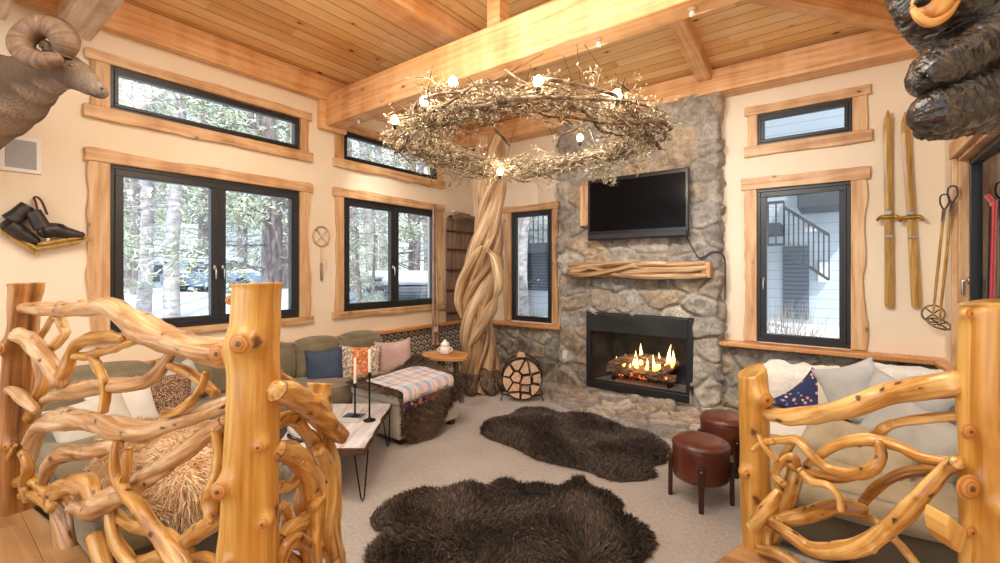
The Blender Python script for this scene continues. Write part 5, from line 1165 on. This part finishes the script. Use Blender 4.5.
for x, y, dd in ((102,88.5,2.55),(103.5,89.5,2.66)): MB().ball(tuple(P(x,y,dd)),(.008,.008,.006),8,6).build('nostril', M_dark, bh)
MB().tube([P(88,92.5,2.60),P(95,96.5,2.575),P(101,97.5,2.565)],[.003,.004,.003],n=6,step=.01).build('mouth', M_dark, bh)
# ------------------------------------------------------------------ left wall: speaker, skates, racket
def wl(px, py, o=.0): return XP(px,py,LX+o)
a, c = wl(0,132), wl(42,176); zt_ = wl(41,140).z; zb_ = wl(42,175).z
sk = empty('wall_speaker', (LX,(a.y+c.y)/2,zb_), 'square grey cloth in-wall speaker with white frame below the bighorn', 'speaker')
y0, y1 = wl(3,150).y-.02, wl(41.5,150).y
MB().box(LX,LX+.02,y0,y1,zb_,zt_).build('frame', M_white_plastic, sk, smooth=False, bevel=.005); MB().box(LX+.015,LX+.025,y0+.03,y1-.03,zb_+.03,zt_-.03).build('grille', M_grille, sk, smooth=False)
def skate(name, pl, label, o):
    shaft, foot, bl0, bl1 = pl; r = empty('ice_skate', wl(*foot[0][:2],o), label, 'ice skate', 'old ice skates'); W = lambda t, e=0: wl(t[0],t[1],o+e)
    b = MB(); b.tube([W(q) for q in shaft], [q[2]*3.6/450 for q in shaft], n=14, step=.02, wob=.08, seed=1, cap='flat'); b.build('boot_shaft', M_boot, r)
    b = MB(); b.tube([W(q) for q in foot], [q[2]*3.6/450 for q in foot], n=14, step=.015, wob=.08, seed=2); b.build('boot_foot', M_boot, r)
    A, B_ = W(bl0), W(bl1); up = Vector((0,0,1)); d = (B_-A).normalized(); nrm = Vector((1,0,0)); u = nrm.cross(d); u = u if u.z > 0 else -u
    MB().beam(A+u*.012,B_+u*.012,.05,.022,tuple(u)).build('wooden_sole', M_ski, r, smooth=False, bevel=.006)
    MB().beam(A-d*.02-u*.014,B_+d*.03-u*.014,.006,.03,tuple(u)).build('blade', M_ski, r, smooth=False, bevel=.002, label='tan worn runner')
    for t in (.2,.7): p = A.lerp(B_,t); MB().beam(p+u*.02-nrm*.0,p+u*.045+d*.01,.052,.02,tuple(d)).build('clamp', M_steel, r, smooth=False, bevel=.003, label='shiny metal clamp')
    for t in (.25,.45,.65): q = Vector(W(foot[1])).lerp(W(foot[2]),t*.8); MB().tube([q+Vector((.05,0,.02)),q+Vector((.035,.0,.05)),q+Vector((-.01,0,.055))],.004,n=5,step=.01).build('lace', M_dark, r)
skate('a', ([(33,211,6),(38,220,6.5),(43,228,7)], [(43,231,7.5),(56,230,7),(68,233,5.5),(82,236,4)], (38,246), (86,238)), 'black leather ice skate pointing right, nearer the wide window', .08)
skate('b', ([(28,206,6),(19,214,6.5),(10,221,7.5)], [(8,224,7),(18,231,7),(27,237,6),(36,242,4.5)], (2,229), (37,251)), 'black leather ice skate pointing down, left of its mate', .05)
hk = MB(); hk.tube([wl(39,219,.1),wl(36,203,.06),wl(34,198,.02),wl(37,197,.03),wl(42,202,.07),wl(47,214,.11)],.008,n=6,step=.02); hk.build('lace_loop', M_redlace, label='dark red lace loop hanging the skates from the wall', cat='lace')
rk2 = empty('hung_racket', wl(322,250), 'small round wooden racket with crossed slats hung between the two wide windows', 'racket')
ce = wl(321.5,236,.02); r_ = .105
MB().tube([ce+Vector((0,r_*math.cos(t),r_*1.12*math.sin(t))) for t in [2*PI*k/28 for k in range(29)]],.009,n=8,cap=None).build('hoop', M_casing, rk2)
for s in (1,-1): MB().tube([ce+Vector((0,-r_*.7,-s*r_*.8)),ce+Vector((.006*s,0,0)),ce+Vector((0,r_*.7,s*r_*.8))],.006,n=6).build('cross_slat', M_cream, rk2)
MB().tube([ce-Vector((0,0,r_*1.12)),ce-Vector((0,0,.28)),ce-Vector((0,0,.34))],[.008,.010,.010],n=8,step=.03).build('handle', M_casing, rk2); MB().tube([ce+Vector((0,.0,-.33)),ce+Vector((0,0,-.36)),ce+Vector((0,0,-.53))],[.012,.016,.015],n=10).build('grip', M_sled, rk2, label='brown grip')
MB().tube([ce+Vector((.01,.02,-.26)),ce+Vector((.012,.06,-.30)),ce+Vector((.012,.05,-.42))],.003,n=5,step=.02).build('cord', M_cream, rk2)
# upright toboggan, and a tall walking stick
tb = empty('toboggan', wl(460,334), 'weathered brown slatted toboggan standing upright against the corner wall', 'toboggan')
yA, yB = wl(447,270,.06).y, 5.82; zT, zB = wl(460,214,.06).z, .835
for k in range(6):
    y = yA+(yB-yA)*(k+.5)/6; w = (yB-yA)/6*.93; b = MB(); ys = (y-w/2,y+w/2); pts = [(.03,zB),(.04,zT-.22),(.05,zT-.08),(.09,zT-.0),(.15,zT+.01),(.19,zT-.06)]
    e = .06*abs(k-2.5)/2.5; pts = [(q[0],q[1]-(e if i > 2 else 0)) for i, q in enumerate(pts)]
    i0 = [[b.pt((LX+q[0]+t,yy,q[1])) for q in pts] for yy in ys for t in (0,.014)]
    for j in range(len(pts)-1):
        for A_, B_ in ((0,1),(3,2),(1,3),(2,0)): b.face((i0[A_][j],i0[A_][j+1],i0[B_][j+1],i0[B_][j]))
    b.face([i0[0][0],i0[1][0],i0[3][0],i0[2][0]]); b.face([i0[0][-1],i0[2][-1],i0[3][-1],i0[1][-1]]); b.build('slat', M_sled, tb, smooth=False)
for f in (.08,.3,.5,.7,.88): z = zB+(zT-.1-zB)*f; MB().box(LX+.05,LX+.075,yA,yB,z-.018,z+.018).build('cleat', M_darkwood, tb, smooth=False, bevel=.004)
q = wl(460,214,.1); MB().box(q.x-.05,q.x+.03,q.y-.16,q.y+.12,zT+.01,zT+.045).build('folded_cloth', M_white_cloth, smooth=False, bevel=.012, label='small white folded cloth on top of the upright toboggan', cat='cloth')
ws = empty('walking_stick', wl(435,347,.15), 'pair of thin reddish wooden poles leaning against the wall by the window', 'poles')
for k, (x0,x1) in enumerate(((433.5,433.5),(437.5,436))):
    b = MB(); b.tube([XP(x0,345,-4.78),XP((x0+x1)/2,280,-4.85),XP(x1,205,-4.92)],[.022,.02,.017],n=10,step=.08,wob=.1,seed=k); b.build('shaft', M_stick, ws)
b = MB(); b.tube([XP(435.5,332,-4.79),XP(435.5,328,-4.79)],.042,n=12); b.build('binding', M_pink, ws, label='pale binding')
# ------------------------------------------------------------------ back wall right: skis and poles
def yw(px, py, o=.03): return YP(px,py,BY-o)
def ski(pt, pb, label, w=.034):
    T, B_ = yw(*pt), yw(*pb); r = empty('old_ski', B_, label, 'ski', 'old wooden skis on the wall'); d = (T-B_).normalized(); L = (T-B_).length; s = Vector((d.z,0,-d.x))
    b = MB(); prof = [(0,.9,0),(.02,1,0),(.3,.92,.008),(.5,.88,.01),(.75,.95,.006),(.90,1.02,.004),(.955,.85,.03),(.985,.35,.05),(1,.12,.06)]; rings = []
    for t, f, o in prof:
        c = B_+d*L*t+Vector((0,-o,0)); rings.append([b.pt(c+s*(-w*f)),b.pt(c+s*(w*f)),b.pt(c+s*(w*f)+Vector((0,-.014,0))),b.pt(c+s*(w*.2*f)+Vector((0,-.022,0))),b.pt(c-s*(w*.2*f)+Vector((0,-.022,0))),b.pt(c-s*(w*f)+Vector((0,-.014,0)))])
    for i in range(len(rings)-1):
        for k in range(6): k2 = (k+1)%6; b.face((rings[i][k],rings[i][k2],rings[i+1][k2],rings[i+1][k]))
    b.face(rings[0]); b.face(rings[-1]); b.build('board', M_ski, r, smooth=False)
    m = B_+d*L*.46+Vector((0,-.03,0)); b = MB(); b.tube([m-s*.085+Vector((0,-.03,.0))-d*.03,m-s*.06,m,m+s*.06,m+s*.085+Vector((0,-.03,0))-d*.03],[.012,.018,.02,.018,.012],n=8,step=.02); b.build('toe_binding', M_brass, r)
    MB().beam(m+d*.02,m+d*.06,.05,.03,(0,1,0)).build('toe_plate', M_steel, r, smooth=False, bevel=.004); MB().beam(m-d*.20,m-d*.18,w*2.1,.02,(0,1,0)).build('heel_band', M_steel, r, smooth=False, bevel=.003)
ski((887,112),(889,307),'yellowed wooden ski on the wall, the one nearer the tall window')
ski((904,114),(916,307),'yellowed wooden ski on the wall, the one nearer the ski poles')
def pole(pt, pb, yt, yb, flat, label):
    T, B_ = YP(pt[0],pt[1],yt), YP(pb[0],pb[1],yb); r = empty('ski_pole', B_, label, 'ski pole', 'bamboo ski poles'); d = (T-B_).normalized()
    MB().tube([B_,B_.lerp(T,.5),T],[.009,.011,.010],n=8,step=.1).build('shaft', M_ski, r)
    c = Vector(B_)+d*.02; n_ = Vector((0,-1,0)) if not flat else Vector((.3,-.45,.85)).normalized(); a1 = n_.orthogonal().normalized(); a2 = n_.cross(a1)
    rad = .078; MB().tube([c+a1*rad*math.cos(t)+a2*rad*math.sin(t) for t in [2*PI*k/24 for k in range(25)]],.009,n=6,cap=None).build('basket_ring', M_sled, r)
    b = MB(); 
    for t in (0,PI/2): b.tube([c+(a1*math.cos(t)+a2*math.sin(t))*rad,c-(a1*math.cos(t)+a2*math.sin(t))*rad],.006,n=5)
    b.build('basket_strap', M_boot, r)
    MB().tube([T,T+Vector((.03,-.01,.06)),T+Vector((.022,-.015,.13)),T+Vector((-.02,-.012,.13)),T+Vector((-.025,-.01,.06)),T],.007,n=6,step=.015).build('wrist_loop', M_boot, r); MB().tube([T-d*.0,T-d*.1],.014,n=8).build('grip', M_steel, r)
pole((944,210),(933,316),5.6,5.7,False,'bamboo ski pole hanging left of its mate, its round basket facing out')
pole((952,203),(939,326),5.22,5.42,True,'bamboo ski pole hanging right of its mate, basket tipped flat')
# red ski leaning by the right window
b = MB(); A = Vector((.68,3.86,0)); T = XP(993.5,196,.735); d = (T-A)
rd = empty('red_ski', A, 'narrow red ski standing upright against the right wall window', 'ski')
b.beam(A,A+d*.985,.02,.075,(0,1,0)); b.beam(A+d*.98,A+d*1.0+Vector((-.03,0,.01)),.02,.05,(0,1,0)); b.build('board', M_red, rd, smooth=False, bevel=.006)
MB().beam(A+d*.01-Vector((.014,0,0)),A+d*.97-Vector((.014,0,0)),.01,.03,(0,1,0)).build('groove', M_dark, rd, smooth=False)
# ------------------------------------------------------------------ carved bear
be = empty('carved_bear', (RX,2.2,2.2), 'carved black wooden bear with its forelegs wrapped in front, high at the right', 'carved bear')
def bt(pts, seed, name, m=M_bear, label=None, wob=.10, n=26, ch=True):
    P3 = [P(x,y,d) for x,y,d,r in pts]; rr = [r*d/450 for x,y,d,r in pts]; b = MB()
    def chisel(a, L):
        R_ = sum(rr)/len(rr); u = a*R_; row = math.floor(u/.034+.3*noise.noise(Vector((L*9,u*6,seed)))); h = noise.noise(Vector((L*75+row*7.3+u*12, row*3.1, seed)))+.5*noise.noise(Vector((L*150,u*40,seed)))
        return .0075*h
    if m is M_bear: b.tube(P3, rr, n=110, step=.0045, wob=wob, seed=seed, disp=chisel)
    else: b.tube(P3, rr, n=n, step=.012, wob=wob, seed=seed)
    return b.build(name, m, be, label=label)
bt([(1085,32,1.58,56),(1050,32,1.54,58),(1010,28,1.5,54),(970,12,1.48,46),(945,-18,1.48,44),(930,-50,1.5,38)], 1, 'body')
bt([(1075,10,1.48,34),(1025,26,1.43,30),(985,46,1.40,29),(955,62,1.38,26),(932,76,1.38,23),(921,84,1.39,17)], 2, 'foreleg', label='upper black foreleg')
bt([(1090,66,1.47,40),(1040,78,1.43,34),(995,92,1.40,29),(960,104,1.38,27),(936,112,1.38,24),(922,116,1.39,18)], 3, 'foreleg', label='lower black foreleg')
bt([(1090,98,1.5,20),(1035,108,1.47,17),(985,117,1.45,15),(945,128,1.43,11),(918,132,1.43,6)], 4, 'lower_edge', label='dark carved edge under the foreleg')
bt([(925,18,1.42,20),(912,6,1.42,16),(905,-14,1.44,14)], 6, 'cheek')
bt([(938,-30,1.40,26),(936,-8,1.37,21),(933,6,1.35,16),(931,13,1.34,11)], 5, 'muzzle', M_carvtan, 'tan carved muzzle', .06)
bt([(912,8,1.34,3),(920,19,1.325,4),(932,23,1.32,4.5),(946,16,1.325,4),(956,2,1.34,3.5)], 8, 'lip', M_carvtan, 'tan carved lip', .05, 10)
MB().ball(tuple(P(923,1,1.335)),(.022,.022,.016),12,8).build('nose', M_dark, be)
bt([(1080,40,1.56,40),(1040,62,1.53,20),(1000,56,1.50,12)], 7, 'tree_stub', M_carvtan, 'tan carved wood behind the forelegs', .06)
MB().beam(Vector((RX,2.0,2.6)),Vector((RX-.05,2.0,2.6)),.4,.5).build('wall_bracket', M_darkwood, be, smooth=False)
# ------------------------------------------------------------------ outdoors: snow, trees, neighbouring house
def gz(x, y):
    a = max(0, LX-.3-x); b = max(0, y-BY-.3); c = max(0, x-RX-.3)
    z = -.35+min(1.15,.075*a) if a > b else (-.1+min(1.0,.15*b) if b > 0 else -.35+min(.8,.12*c))
    if a > 0 and b > 0: t = a/(a+b); z = (-.35+min(1.15,.075*a))*t+(-.1+min(1.0,.15*b))*(1-t)
    return z+.10*noise.noise(Vector((x*.35,y*.35,2)))*min(1,(a+b+c)*.5)
b = MB(); xs = [-46+i*1.0 for i in range(62)]; ys = [-26+i*1.0 for i in range(72)]
id_ = {}
for i, x in enumerate(xs):
    for j, y in enumerate(ys): id_[i,j] = b.pt((x,y,gz(x,y)))
for i in range(len(xs)-1):
    for j in range(len(ys)-1):
        x, y = xs[i]+.5, ys[j]+.5
        if LX-.1 < x < RX+.1 and FY < y < BY+.1: continue
        b.face((id_[i,j],id_[i+1,j],id_[i+1,j+1],id_[i,j+1]))
o = b.build('ground', M_snow); structure(o, 'deep snow outside the windows')
R = random.Random(5)
def make_tree(kind, seed, hh):
    rg = random.Random(seed); r = empty('pine_tree' if kind == 'pine' else 'aspen_tree', (0,0,0), 'x', 'tree', None)
    m = M_pinebark if kind == 'pine' else M_aspen
    pts = [Vector((.12*math.sin(k*.9+seed),.12*math.cos(k*1.1+seed),hh*k/6)) for k in range(7)]; pts[0] = Vector((0,0,-.3))
    tr = MB().tube(pts, [1.15,1,.95,.85,.7,.45,.15], n=12, step=.5, wob=.08, seed=seed)
    # radius is in units of the trunk; scale to metres
    ax = [Vector(p) for p in pts]
    b = MB(); rad = .17 if kind == 'pine' else .14
    b.tube(pts,[rad*q for q in (1.2,1,.95,.85,.7,.45,.15)],n=12,step=.5,wob=.1,seed=seed); b.build('trunk', m, r)
    bb = MB(); Pn = []; nn = []
    for k in range(70 if kind == 'pine' else 50):
        t = rg.uniform(.10 if kind == 'pine' else .2,.98); z = hh*t; a = rg.uniform(0,2*PI); L = (1.0+1.3*(1-t))*rg.uniform(.5,1.15)*(1 if kind == 'pine' else .8); i = min(5,int(t*6)); c = pts[i].lerp(pts[i+1],t*6-i)
        e = c+Vector((math.cos(a)*L,math.sin(a)*L,L*rg.uniform(-.3,.25 if kind == 'pine' else .7))); bb.tube([c,c.lerp(e,.5)+Vector((0,0,.06)),e],[.022,.014,.005],n=5,cap=None)
        for _ in range(130 if kind == 'pine' else 60):
            f = rg.uniform(.25,1.05); s = .10+.16*f; Pn.append(tuple(c.lerp(e,f)+Vector((rg.gauss(0,s),rg.gauss(0,s),rg.gauss(-.02,s*.6))))); nn.append((rg.gauss(math.cos(a),1),rg.gauss(math.sin(a),1),rg.gauss(-.1,.8)))
    bb.build('branches', m, r, smooth=False)
    f = MB(); N = np.array(nn); N /= np.linalg.norm(N,axis=1)[:,None]; fur(f, np.array(Pn), N, .13 if kind == 'pine' else .1, .024 if kind == 'pine' else .012, seed, curl=1.0); f.build('foliage', M_needles if kind == 'pine' else M_dryleaf, r, smooth=False); return r
protos = {('pine',0):make_tree('pine',3,9.5), ('pine',1):make_tree('pine',8,11), ('aspen',0):make_tree('aspen',5,10), ('aspen',1):make_tree('aspen',12,9)}
used = set()
tl = [('aspen',0,142,12.5,1.15,'pale aspen trunk near the left edge of the wide casement window'),('aspen',1,172,12,1.25,'pale aspen trunk in the middle of the left pane of the wide casement window'),('pine',0,266,10.5,1.3,'stout grey pine trunk in the right pane of the wide casement window'),('pine',1,246,19,1.1,'slim dark pine between pane edge and stout trunk in the wide casement window'),('pine',0,152,24,1.2,'dark thin pine between the two pale aspens'),('pine',1,124,21,1.2,'thin pine at the far left edge of the wide casement window'),
('pine',1,203,20,1.2,'pine beside the centre post of the wide casement window'),('pine',0,225,27,1.3,'distant pine seen just right of the centre post of the wide casement'),('pine',0,288,22,1.2,'pine behind the right edge of the wide casement window'),('pine',1,186,29,1.4,'distant pine behind the pale aspens'),('aspen',0,368,13,1.0,'slim aspen in the left pane of the window behind the pillows'),('aspen',1,380,16,1.1,'second slim aspen in the left pane of the window behind the pillows'),
('pine',1,352,20,1.1,'pine at the left edge of the window behind the pillows'),('pine',0,411,15,1.15,'pine trunk in the right pane of the window behind the pillows'),('aspen',0,424,18,1.0,'aspen in the right pane of the window behind the pillows'),('pine',0,396,26,1.3,'distant pine behind the mullion of the window behind the pillows'),('pine',1,433,23,1.2,'distant pine at the right edge of the window behind the pillows'),('pine',0,105,30,1.5,'far pine left of the wide casement window'),
('pine',1,320,30,1.5,'far pine in the gap between the two wide windows'),('pine',0,519,12.5,1.1,'pine at the left edge of the narrow window'),('aspen',1,526,9.5,.9,'aspen trunk in the narrow window'),('pine',1,160,36,1.7,'farthest pine behind the aspens'),('pine',0,275,35,1.7,'farthest pine right of the stout trunk'),('pine',1,372,34,1.6,'farthest pine behind the slim aspens'),('pine',1,135,16,.8,'small pine low behind the leftmost aspen'),('pine',0,358,9.5,.28,'young snowy pine low in the left pane of the window behind the pillows'),('pine',1,374,10.5,.26,'young pine low by the aspens in the window behind the pillows'),('pine',1,121,11.5,.25,'young bushy pine low at the left of the wide casement window'),('pine',0,208,33,1.5,'farthest pine by the centre post'),('pine',0,236,38,1.8,'farthest pine above the distant house')]
for k, (kd, v, px, d, sc, lab) in enumerate(tl):
    q = P(px,HY,d); z = gz(q.x,q.y); key = (kd,v); pr = protos[key]
    if key in used: copy_thing(pr, (q.x,q.y,z), k*1.7, lab, sc)['group'] = 'trees outside'
    else: used.add(key); pr.location = (q.x,q.y,z); pr.rotation_euler.z = k*1.7; pr.scale = (sc,)*3; pr['label'] = lab; pr['group'] = 'trees outside'
# distant house beyond the trees
q = P(232,270,26); dh = empty('distant_house', (q.x,q.y,gz(q.x,q.y)), 'distant grey house with a snowy roof behind the trees', 'house'); zg = gz(q.x,q.y)
MM = Matrix.Translation((q.x,q.y,zg)) @ Matrix.Rotation(YAW+.3,4,'Z')
b = mbM(MM); b.box(-4.2,3.6,-2,2,-.4,1.5); b.build('wall', M_siding, dh, smooth=False)
b = mbM(MM); b.prism([(-4.6,1.45),(4.0,1.45),(4.0,1.6),(2.4,3.3),(-3.0,3.3),(-4.6,1.6)],-2.4,2.4); b.build('snowy_roof', M_snow, dh, smooth=False, bevel=.1)
for x in (-3,-1.2,1.2,2.4): b = mbM(MM); b.box(x-.35,x+.35,-2.03,-1.98,.3,1.15); b.build('window', M_louver, dh, smooth=False)
b = mbM(MM); b.box(-2.6,2.6,-2.05,-1.98,-.3,.2); b.build('garage_door', M_darktrim, dh, smooth=False)
def snow_car(px, d, lab, rot):
    q = P(px,270,d); z = gz(q.x,q.y); r = empty('parked_car', (q.x,q.y,z), lab, 'car', 'parked cars under snow'); MM = Matrix.Translation((q.x,q.y,z)) @ Matrix.Rotation(rot,4,'Z')
    b = mbM(MM); b.soft(-2.0,2.0,-.8,.8,.22,.85,r=.22,n=8); b.build('body', M_carpaint, r); b = mbM(MM); b.soft(-1.1,1.0,-.7,.7,.8,1.32,r=.25,n=8); b.build('cabin', M_louver, r)
    b = mbM(MM); b.soft(-1.15,1.05,-.74,.74,1.22,1.46,r=.12,n=8,nz=.04); b.build('roof_snow', M_snow, r); b = mbM(MM); b.soft(.9,2.0,-.78,.78,.78,.95,r=.08,n=8,nz=.03); b.build('hood_snow', M_snow, r)
    for x in (-1.2,1.2):
        for y in (-.78,.78): b = mbM(MM); b.tube([(x,y-.1,.3),(x,y+.1,.3)],.3,n=18,cap='flat'); b.build('wheel', M_dark, r)
snow_car(221,19,'snow covered blue car beyond the pines in the wide casement window',YAW+.1)
snow_car(402,13.5,'snow covered blue car in the right pane of the window behind the pillows',YAW+.5)
snow_car(428,12,'snow capped car at the right edge of the window behind the pillows',YAW+.2)
# neighbour house behind the chimney wall
NY = 10.6; nh = empty('neighbor_house', (-2.6,NY,0), 'blue grey clapboard house with outside stairs seen through the windows beside the chimney', 'house')
MB().box(-9.0,1.1,NY,NY+4,-.6,5.4).build('wall', M_siding, nh, smooth=False)
MB().box(-9.4,1.4,NY-.6,NY+4.4,5.4,5.6).build('roof', M_snow, nh, smooth=False)
def hq(px,py,y=NY-.02): return YP(px,py,y)
a, c = hq(783,318), hq(809,246); MB().box(a.x,c.x,NY-.05,NY+.02,a.z,c.z).build('louvered_door', M_louver, nh, smooth=False)
a, c = hq(801,214), hq(846,188); MB().box(a.x,c.x+.3,NY-1.0,NY,a.z,a.z+.75).build('balcony_box', M_darktrim, nh, smooth=False, bevel=.02)
a, c = hq(764,237), hq(784,228); MB().box(a.x-1.2,c.x,NY-.9,NY,a.z,a.z+.2).build('balcony_deck', M_darktrim, nh, smooth=False)
def rail(name, A, B_, n):
    r = MB(); r.beam(A,B_,.05,.05); r.beam(A-Vector((0,0,.78)),B_-Vector((0,0,.78)),.05,.05); f = r.build(name, M_darktrim, nh, smooth=False)
    b = MB()
    for k in range(n+1): p = A.lerp(B_,k/n); b.box(p.x-.012,p.x+.012,p.y-.012,p.y+.012,p.z-.78,p.z)
    b.build('balusters', M_darktrim, f, smooth=False)
A = hq(784,210,NY-.9); rail('balcony_rail', Vector((A.x-2.0,NY-.9,A.z+.15)), Vector((A.x,NY-.9,A.z+.15)), 16)
B_ = hq(815,230,NY-.9); rail('stair_rail', Vector((A.x,NY-.9,A.z+.05)), Vector((B_.x+.2,NY-.9,B_.z-.1)), 9)
A = hq(528,214,NY-.9); rail('balcony_rail', Vector((A.x-1.0,NY-.9,A.z)), Vector((A.x+2.2,NY-.9,A.z)), 22)
MB().box(A.x-1.0,A.x+2.2,NY-.95,NY,A.z-1.0,A.z-.8).build('balcony_deck', M_darktrim, nh, smooth=False)
a, c = hq(528,290), hq(548,246); MB().box(a.x,c.x,NY-.05,NY+.02,a.z,c.z).build('window', M_louver, nh, smooth=False)
a, c = hq(818,282), hq(828,262); MB().box(a.x,c.x,NY-.14,NY,a.z,c.z).build('meter_box', M_white_plastic, nh, smooth=False, bevel=.02)
a = hq(811,229); MB().ball((a.x,NY-.1,a.z),(.12,.06,.06),10,6).build('wall_lamp', M_white_plastic, nh)
for k, (x0,x1,yy) in enumerate(((-.7,.6,NY-1.2),(-6.6,-4.6,NY-2.4))):
    b = MB(); Pn = []
    for _ in range(140):
        x = R.uniform(x0,x1)*1.0; p = Vector((x-.9 if k == 0 else x,yy+R.uniform(-.3,.3),gz(x,yy)-.05)); e = p+Vector((R.gauss(0,.14),R.gauss(0,.14),R.uniform(.35,.8))); b.tube([p,p.lerp(e,.5)+Vector((R.gauss(0,.03),0,0)),e],[.006,.005,.002],n=4,cap=None)
    b.build('bare_shrub', M_dryleaf, label=('bare twiggy shrub in the snow outside the tall window right of the chimney','bare twiggy shrub in the snow outside the narrow window')[k], cat='shrub', smooth=False)
# ------------------------------------------------------------------ light
w = bpy.data.worlds.new('world'); SC.world = w; w.use_nodes = True; bg = w.node_tree.nodes['Background']; bg.inputs[0].default_value = (.80,.90,1.0,1); bg.inputs[1].default_value = 1.6
def lamp(name, typ, loc, power, col=(1,1,1), rot=None, **kw):
    l = bpy.data.lights.new(name, typ); l.energy = power; l.color = col
    for k, v in kw.items(): setattr(l, k, v)
    o = bpy.data.objects.new(name, l); COL.objects.link(o); o.location = loc
    if rot: o.rotation_euler = rot
    return o
sun = lamp('sun', 'SUN', (10,-10,20), 3.6, (1,.95,.88), angle=.02); sun.rotation_euler = Vector((-.62,.50,-1.05)).to_track_quat('-Z','Y').to_euler()
WARM = (1.0,.84,.66)
for q in lt: lamp('chandelier_glow', 'POINT', q+Vector((0,0,.09)), 8, (1,.86,.68), shadow_soft_size=.03)
lamp('ceiling_fill', 'AREA', (-2.1,-1.1,3.9), 62, (1,.95,.84), size=2.4)  # unseen area light added to brighten the room from behind the camera
lamp('ceiling_fill', 'AREA', (-2.1,1.4,4.15), 85, (1,.95,.84), size=1.6)  # second added fill, overhead and out of view above the living room
lamp('stair_fill', 'AREA', (-.2,1.6,3.9), 25, (1,.95,.84), size=.9)  # small fill added over the steps, no fixture there
lamp('fire_glow', 'POINT', (cxm, Y0+.02, gz0+.28), 1.6, (1,.5,.2), shadow_soft_size=.12)
for px, py, tgt, pw in ((358,119,(-4.3,5.2,1.4),70),(601,42,(-2.2,5.7,1.9),150),(691,7,(-.1,5.8,1.7),120)):
    o = Vector((ZP(px,py,3.39).x,3.16,3.335)); sp = lamp('beam_spot', 'SPOT', o, pw, (1,.97,.91), spot_size=2.0, spot_blend=1, shadow_soft_size=.04); sp.rotation_euler = (Vector(tgt)-o).to_track_quat('-Z','Y').to_euler()
SC.view_settings.view_transform = 'Standard'; SC.view_settings.look = 'None'; SC.view_settings.gamma = 1; SC.view_settings.use_curve_mapping = False; SC.view_settings.exposure = .33
SC.cycles.use_denoising = True; SC.cycles.max_bounces = 8; SC.cycles.diffuse_bounces = 5; SC.cycles.transparent_max_bounces = 16; SC.cycles.sample_clamp_indirect = 6
SC.cycles.caustics_reflective = False; SC.cycles.caustics_refractive = False
